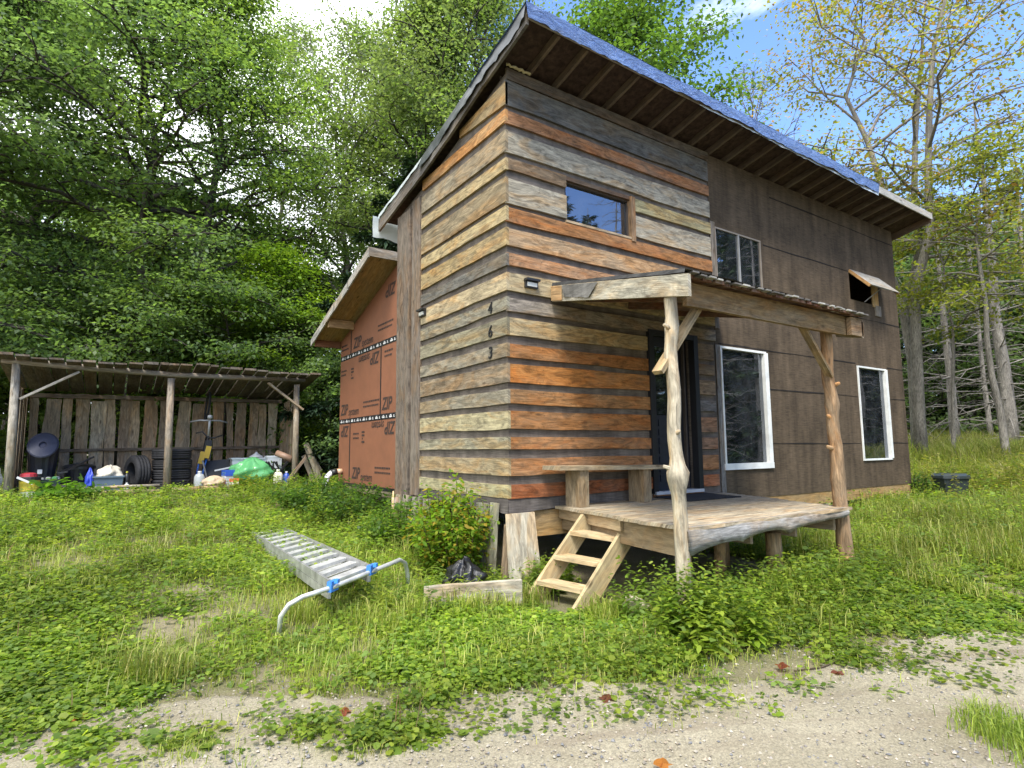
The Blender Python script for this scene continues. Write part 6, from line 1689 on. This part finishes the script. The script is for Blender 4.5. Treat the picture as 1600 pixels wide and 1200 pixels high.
# tall leafy weeds round the deck, the gable and the yard
def weeds(name, x, y, hh, seed, ls=0.075, cols=LEAFC, per=22):
    n = len(x)
    X = np.repeat(x, per); Y = np.repeat(y, per); H = np.repeat(hh, per)
    f = np.tile(np.linspace(0.12, 1.0, per), n)
    la = np.repeat(RG.uniform(0, 6.28, n), per); lr = np.repeat(RG.uniform(0.0, 0.35, n), per)
    a = np.tile(np.arange(per) * 2.4, n) + np.repeat(RG.uniform(0, 6.28, n), per)
    P = np.stack([X + np.cos(la) * lr * f * f * H, Y + np.sin(la) * lr * f * f * H, zg(X, Y) + f * H], 1)
    D = np.stack([np.cos(a), np.sin(a), RG.uniform(-0.2, 0.5, n * per)], 1)
    Nn = RG.normal(0, 0.25, (n * per, 3)); Nn[:, 2] += 1
    Ln = ls * (1.15 - 0.6 * f) * RG.uniform(0.7, 1.3, n * per) * np.repeat(RG.uniform(0.8, 1.3, n), per)
    vs, m_ = leaf_verts(P, D, Nn, Ln, Ln * 0.42, 'hex', 0.3)
    cc = cols[np.repeat(RG.integers(0, len(cols), n), per)] * RG.uniform(0.75, 1.25, n * per)[:, None]
    tag(npmesh(name, vs, m_, cc, 'leaf'), kind='stuff')
    # stems
    sx = np.stack([x, y, zg(x, y)], 1); tp = sx + np.stack([np.cos(la[::per]) * lr[::per] * hh, np.sin(la[::per]) * lr[::per] * hh, hh], 1)
    s = np.array([[0.003, 0.002, 0]])
    v = np.stack([sx - s, sx + s, tp + s * .5, tp - s * .5], 1).reshape(-1, 3)
    tag(npmesh('weed_stems', v, 4, np.tile(np.array([[0.14, 0.16, 0.04]]), (n, 1)), 'blade'), kind='stuff')
wx, wy, wh = [], [], []
def addw(n, x0, x1, y0, y1, h0, h1):
    a = RG.uniform(x0, x1, n); b = RG.uniform(y0, y1, n); ok = ~blocked(a, b)
    wx.append(a[ok]); wy.append(b[ok]); wh.append(RG.uniform(h0, h1, ok.sum()))
addw(90, 0.05, 1.0, -2.35, -1.35, 0.2, 0.52); addw(60, -0.15, 0.6, -2.6, -2.1, 0.3, 0.52); addw(36, -0.12, 0.2, -2.32, -2.1, 0.42, 0.62); addw(120, 4.0, 9.3, -0.6, -0.05, 0.15, 0.38); addw(110, 1.0, 2.8, -2.45, -1.72, 0.18, 0.45); addw(110, 2.9, 4.4, -2.2, 0.0, 0.2, 0.45)
addw(130, -1.2, -0.1, 0.8, 5.8, 0.25, 0.6); addw(70, -1.6, -0.2, -0.6, 0.6, 0.12, 0.3); addw(150, -1.7, 0.8, 5.8, 7.8, 0.2, 0.5)
addw(160, 4.2, 8.0, -2.2, -0.6, 0.15, 0.38); addw(120, -5.6, -2.6, 3.5, 7.6, 0.1, 0.3); addw(50, 0.0, 0.7, -0.5, -0.05, 0.15, 0.4)
weeds('tall_weeds', np.concatenate(wx), np.concatenate(wy), np.concatenate(wh), 0)
# long pale grass right of the porch and round the cabin
n = 30000; d = 5.0 * (13 / 5.0) ** RG.random(n); u = RG.uniform(1150, 1760, n); x, y = fwd_np(u, d)
ok = (~blocked(x, y)) & (x > 2.9) & (roadd(x, y) > 0.9) & (RG.random(n) < sst(0.36, 0.55, fbm(x, y, 0.8, 96))) & (((x - 9.2) / 1.3) ** 2 + ((y + 0.85) / 0.6) ** 2 > 1.3); x, y = x[ok], y[ok]
tag(blades('long_grass', x, y, RG.uniform(0.2, 0.5, len(x)) * (0.6 + 0.6 * sst(0.9, 2.2, roadd(x, y))), 0.004 * (1 + 0.07 * np.hypot(x - CAM.x, y - CAM.y)), np.concatenate([GC, GCD[1:3], GC]), 0, 1.0), kind='stuff')
n = 26000; x, y = scatter(n, 3.5, 12, 1.1)
ok = (~blocked(x, y)) & (x < 0.2) & (vegmask(x, y) > 0.6) & (RG.random(n) < sst(0.48, 0.62, fbm(x, y, 0.7, 97))); x, y = x[ok], y[ok]
tag(blades('yard_grass', x, y, RG.uniform(0.10, 0.26, len(x)), 0.0038 * (1 + 0.07 * np.hypot(x - CAM.x, y - CAM.y)), GC, 0, 1.0), kind='stuff')
# dead stalks standing in the yard
n = 1500; x, y = scatter(n, 2.8, 12, 1.2)
ok = (~blocked(x, y)) & (vegmask(x, y) > 0.5) & (RG.random(n) < sst(0.45, 0.6, fbm(x, y, 0.9, 91))); x, y = x[ok], y[ok]
tag(blades('dry_stalks', x, y, RG.uniform(0.10, 0.34, len(x)), 0.005 * (1 + 0.05 * np.hypot(x - CAM.x, y - CAM.y)), np.array([(0.20, 0.12, 0.06), (0.28, 0.2, 0.1), (0.15, 0.10, 0.05)]), 0, 0.45), kind='stuff')
# yellow flowering weed heads in the meadow
n = 1500; d = 9 * (26 / 9) ** RG.random(n); u = RG.uniform(1330, 1700, n); x, y = fwd_np(u, d)
ok = (x > HX + 0.3) & (roadd(x, y) > 2); x, y = x[ok], y[ok]
weeds('meadow_weeds', x, y, RG.uniform(0.5, 1.05, len(x)) * (0.6 + 0.6 * fbm(x, y, 0.5, 51)), 0, 0.12, np.array([(0.16, 0.2, 0.03), (0.12, 0.18, 0.025), (0.28, 0.27, 0.05), (0.2, 0.2, 0.05)]), 18)
# gravel: loose stones on the road and bare earth
n = 42000
x, y = scatter(n, 2.4, 11, 1.7)
dd = roadd(x, y)
ok = (RG.random(n) < np.clip(1 - vegmask(x, y), 0, 1) * (0.35 + 0.65 * fbm(x, y, 1.4, 81))) & (dd < 6) & ~blocked(x, y)
x, y = x[ok], y[ok]; n = len(x)
sz = 0.0025 + 0.011 * RG.random(n) ** 4
oct_ = np.array([(1, 0, 0), (0, 1, 0), (-1, 0, 0), (0, -1, 0), (0, 0, 1)], float)
V_ = oct_[None] * sz[:, None, None] * RG.uniform(0.6, 1.3, (n, 5, 3)) * np.array([1, 1, 0.75])
an = RG.uniform(0, 6.28, n); ca, sa = np.cos(an), np.sin(an)
Vx = V_[..., 0] * ca[:, None] - V_[..., 1] * sa[:, None]; Vy = V_[..., 0] * sa[:, None] + V_[..., 1] * ca[:, None]
W_ = np.stack([Vx + x[:, None], Vy + y[:, None], V_[..., 2] + (zg(x, y) + 0.031 - 0.035 * np.exp(-((roadd(x, y) + 0.95) / 0.28) ** 2) - 0.035 * np.exp(-((roadd(x, y) + 2.3) / 0.28) ** 2))[:, None]], -1)
tri = [(0, 1, 4), (1, 2, 4), (2, 3, 4), (3, 0, 4)]
vs = np.concatenate([W_[:, t_, :] for t_ in tri], 1).reshape(-1, 3)
base = np.array([(0.28, 0.25, 0.2), (0.19, 0.17, 0.15), (0.34, 0.30, 0.24), (0.13, 0.13, 0.135), (0.27, 0.22, 0.16)])[RG.integers(0, 5, n)] * RG.uniform(0.7, 1.2, n)[:, None]
tag(npmesh('gravel', vs, 3, np.repeat(base, 4, 0), 'painted'), kind='stuff')
# single stones and fallen leaves on the road
for k, (x, y, s, lb_) in enumerate(((-1.02, -2.76, 0.045, 'flat blue grey stone at the road edge left of the clover clump'), (-0.42, -3.0, 0.04, 'dark stone on the road below the steps'), (0.05, -3.15, 0.03, 'small grey stone farther along the road'), (-1.45, -3.2, 0.035, 'dark slate chip in the near wheel track'))):
    rock('stone', (x, y, Z(x, y) + 0.022), (s, s * 0.7, s * 0.4), 300 + k, lb_, 'stone', 'stone', 'stones on the road')
def leaf_thing(x, y, col, label, s=0.075, rz=0.0):
    a = np.linspace(0, 2 * PI, 21)[:-1]
    rr = s * (0.62 + 0.38 * np.abs(np.cos(2.5 * a)))
    top = [(rr[i] * math.cos(a[i] + rz), rr[i] * math.sin(a[i] + rz), 0.010 * math.sin(3 * a[i]) + 0.006) for i in range(20)]
    mb = MB(); z = Z(x, y) + 0.03
    vs = [(x, y, z + 0.012)] + [(x + p[0], y + p[1], z + p[2]) for p in top]
    mb.add(vs, [(0, 1 + i, 1 + (i + 1) % 20) for i in range(20)], col)
    st_ = V((x, y, z + 0.012)); mb.tube([st_, st_ + V((-s * 0.9, -s * 0.5, 0.004))], 0.002, 4, col)
    tag(mb.build('fallen_leaf', 'leaf'), label, 'leaf', 'fallen leaves on the road')
leaf_thing(-1.33, -3.22, (0.42, 0.17, 0.04), 'bright orange leaf lying mid road', 0.05, 0.4)
leaf_thing(0.40, -3.12, (0.18, 0.06, 0.035), 'red brown leaf on the road edge below the twig', 0.04, 1.0)
leaf_thing(0.22, -2.86, (0.20, 0.06, 0.03), 'red leaf beside the thin twig', 0.05, 2.0)
leaf_thing(-1.05, -2.55, (0.18, 0.07, 0.04), 'dark red leaf in the grass at the road edge', 0.05, 0.1)
leaf_thing(-2.35, -1.85, (0.30, 0.09, 0.05), 'rust leaf on the bare patch in the yard edge', 0.05, 0.7)
leaf_thing(-3.55, -1.1, (0.6, 0.22, 0.08), 'pale orange leaf among weeds at lower left', 0.045, 0.2)
mb = MB(); tw = [(0.20, -2.95), (0.42, -3.02), (0.62, -3.02), (0.80, -2.96), (0.86, -2.88)]
mb.tube([(a, b, Z(a, b) + 0.035) for a, b in tw], [0.006, 0.005, 0.004, 0.004, 0.003], 6, (0.12, 0.09, 0.06))
tag(mb.build('twig', 'bark', None, True), 'thin curved dark twig lying on the road edge', 'twig')
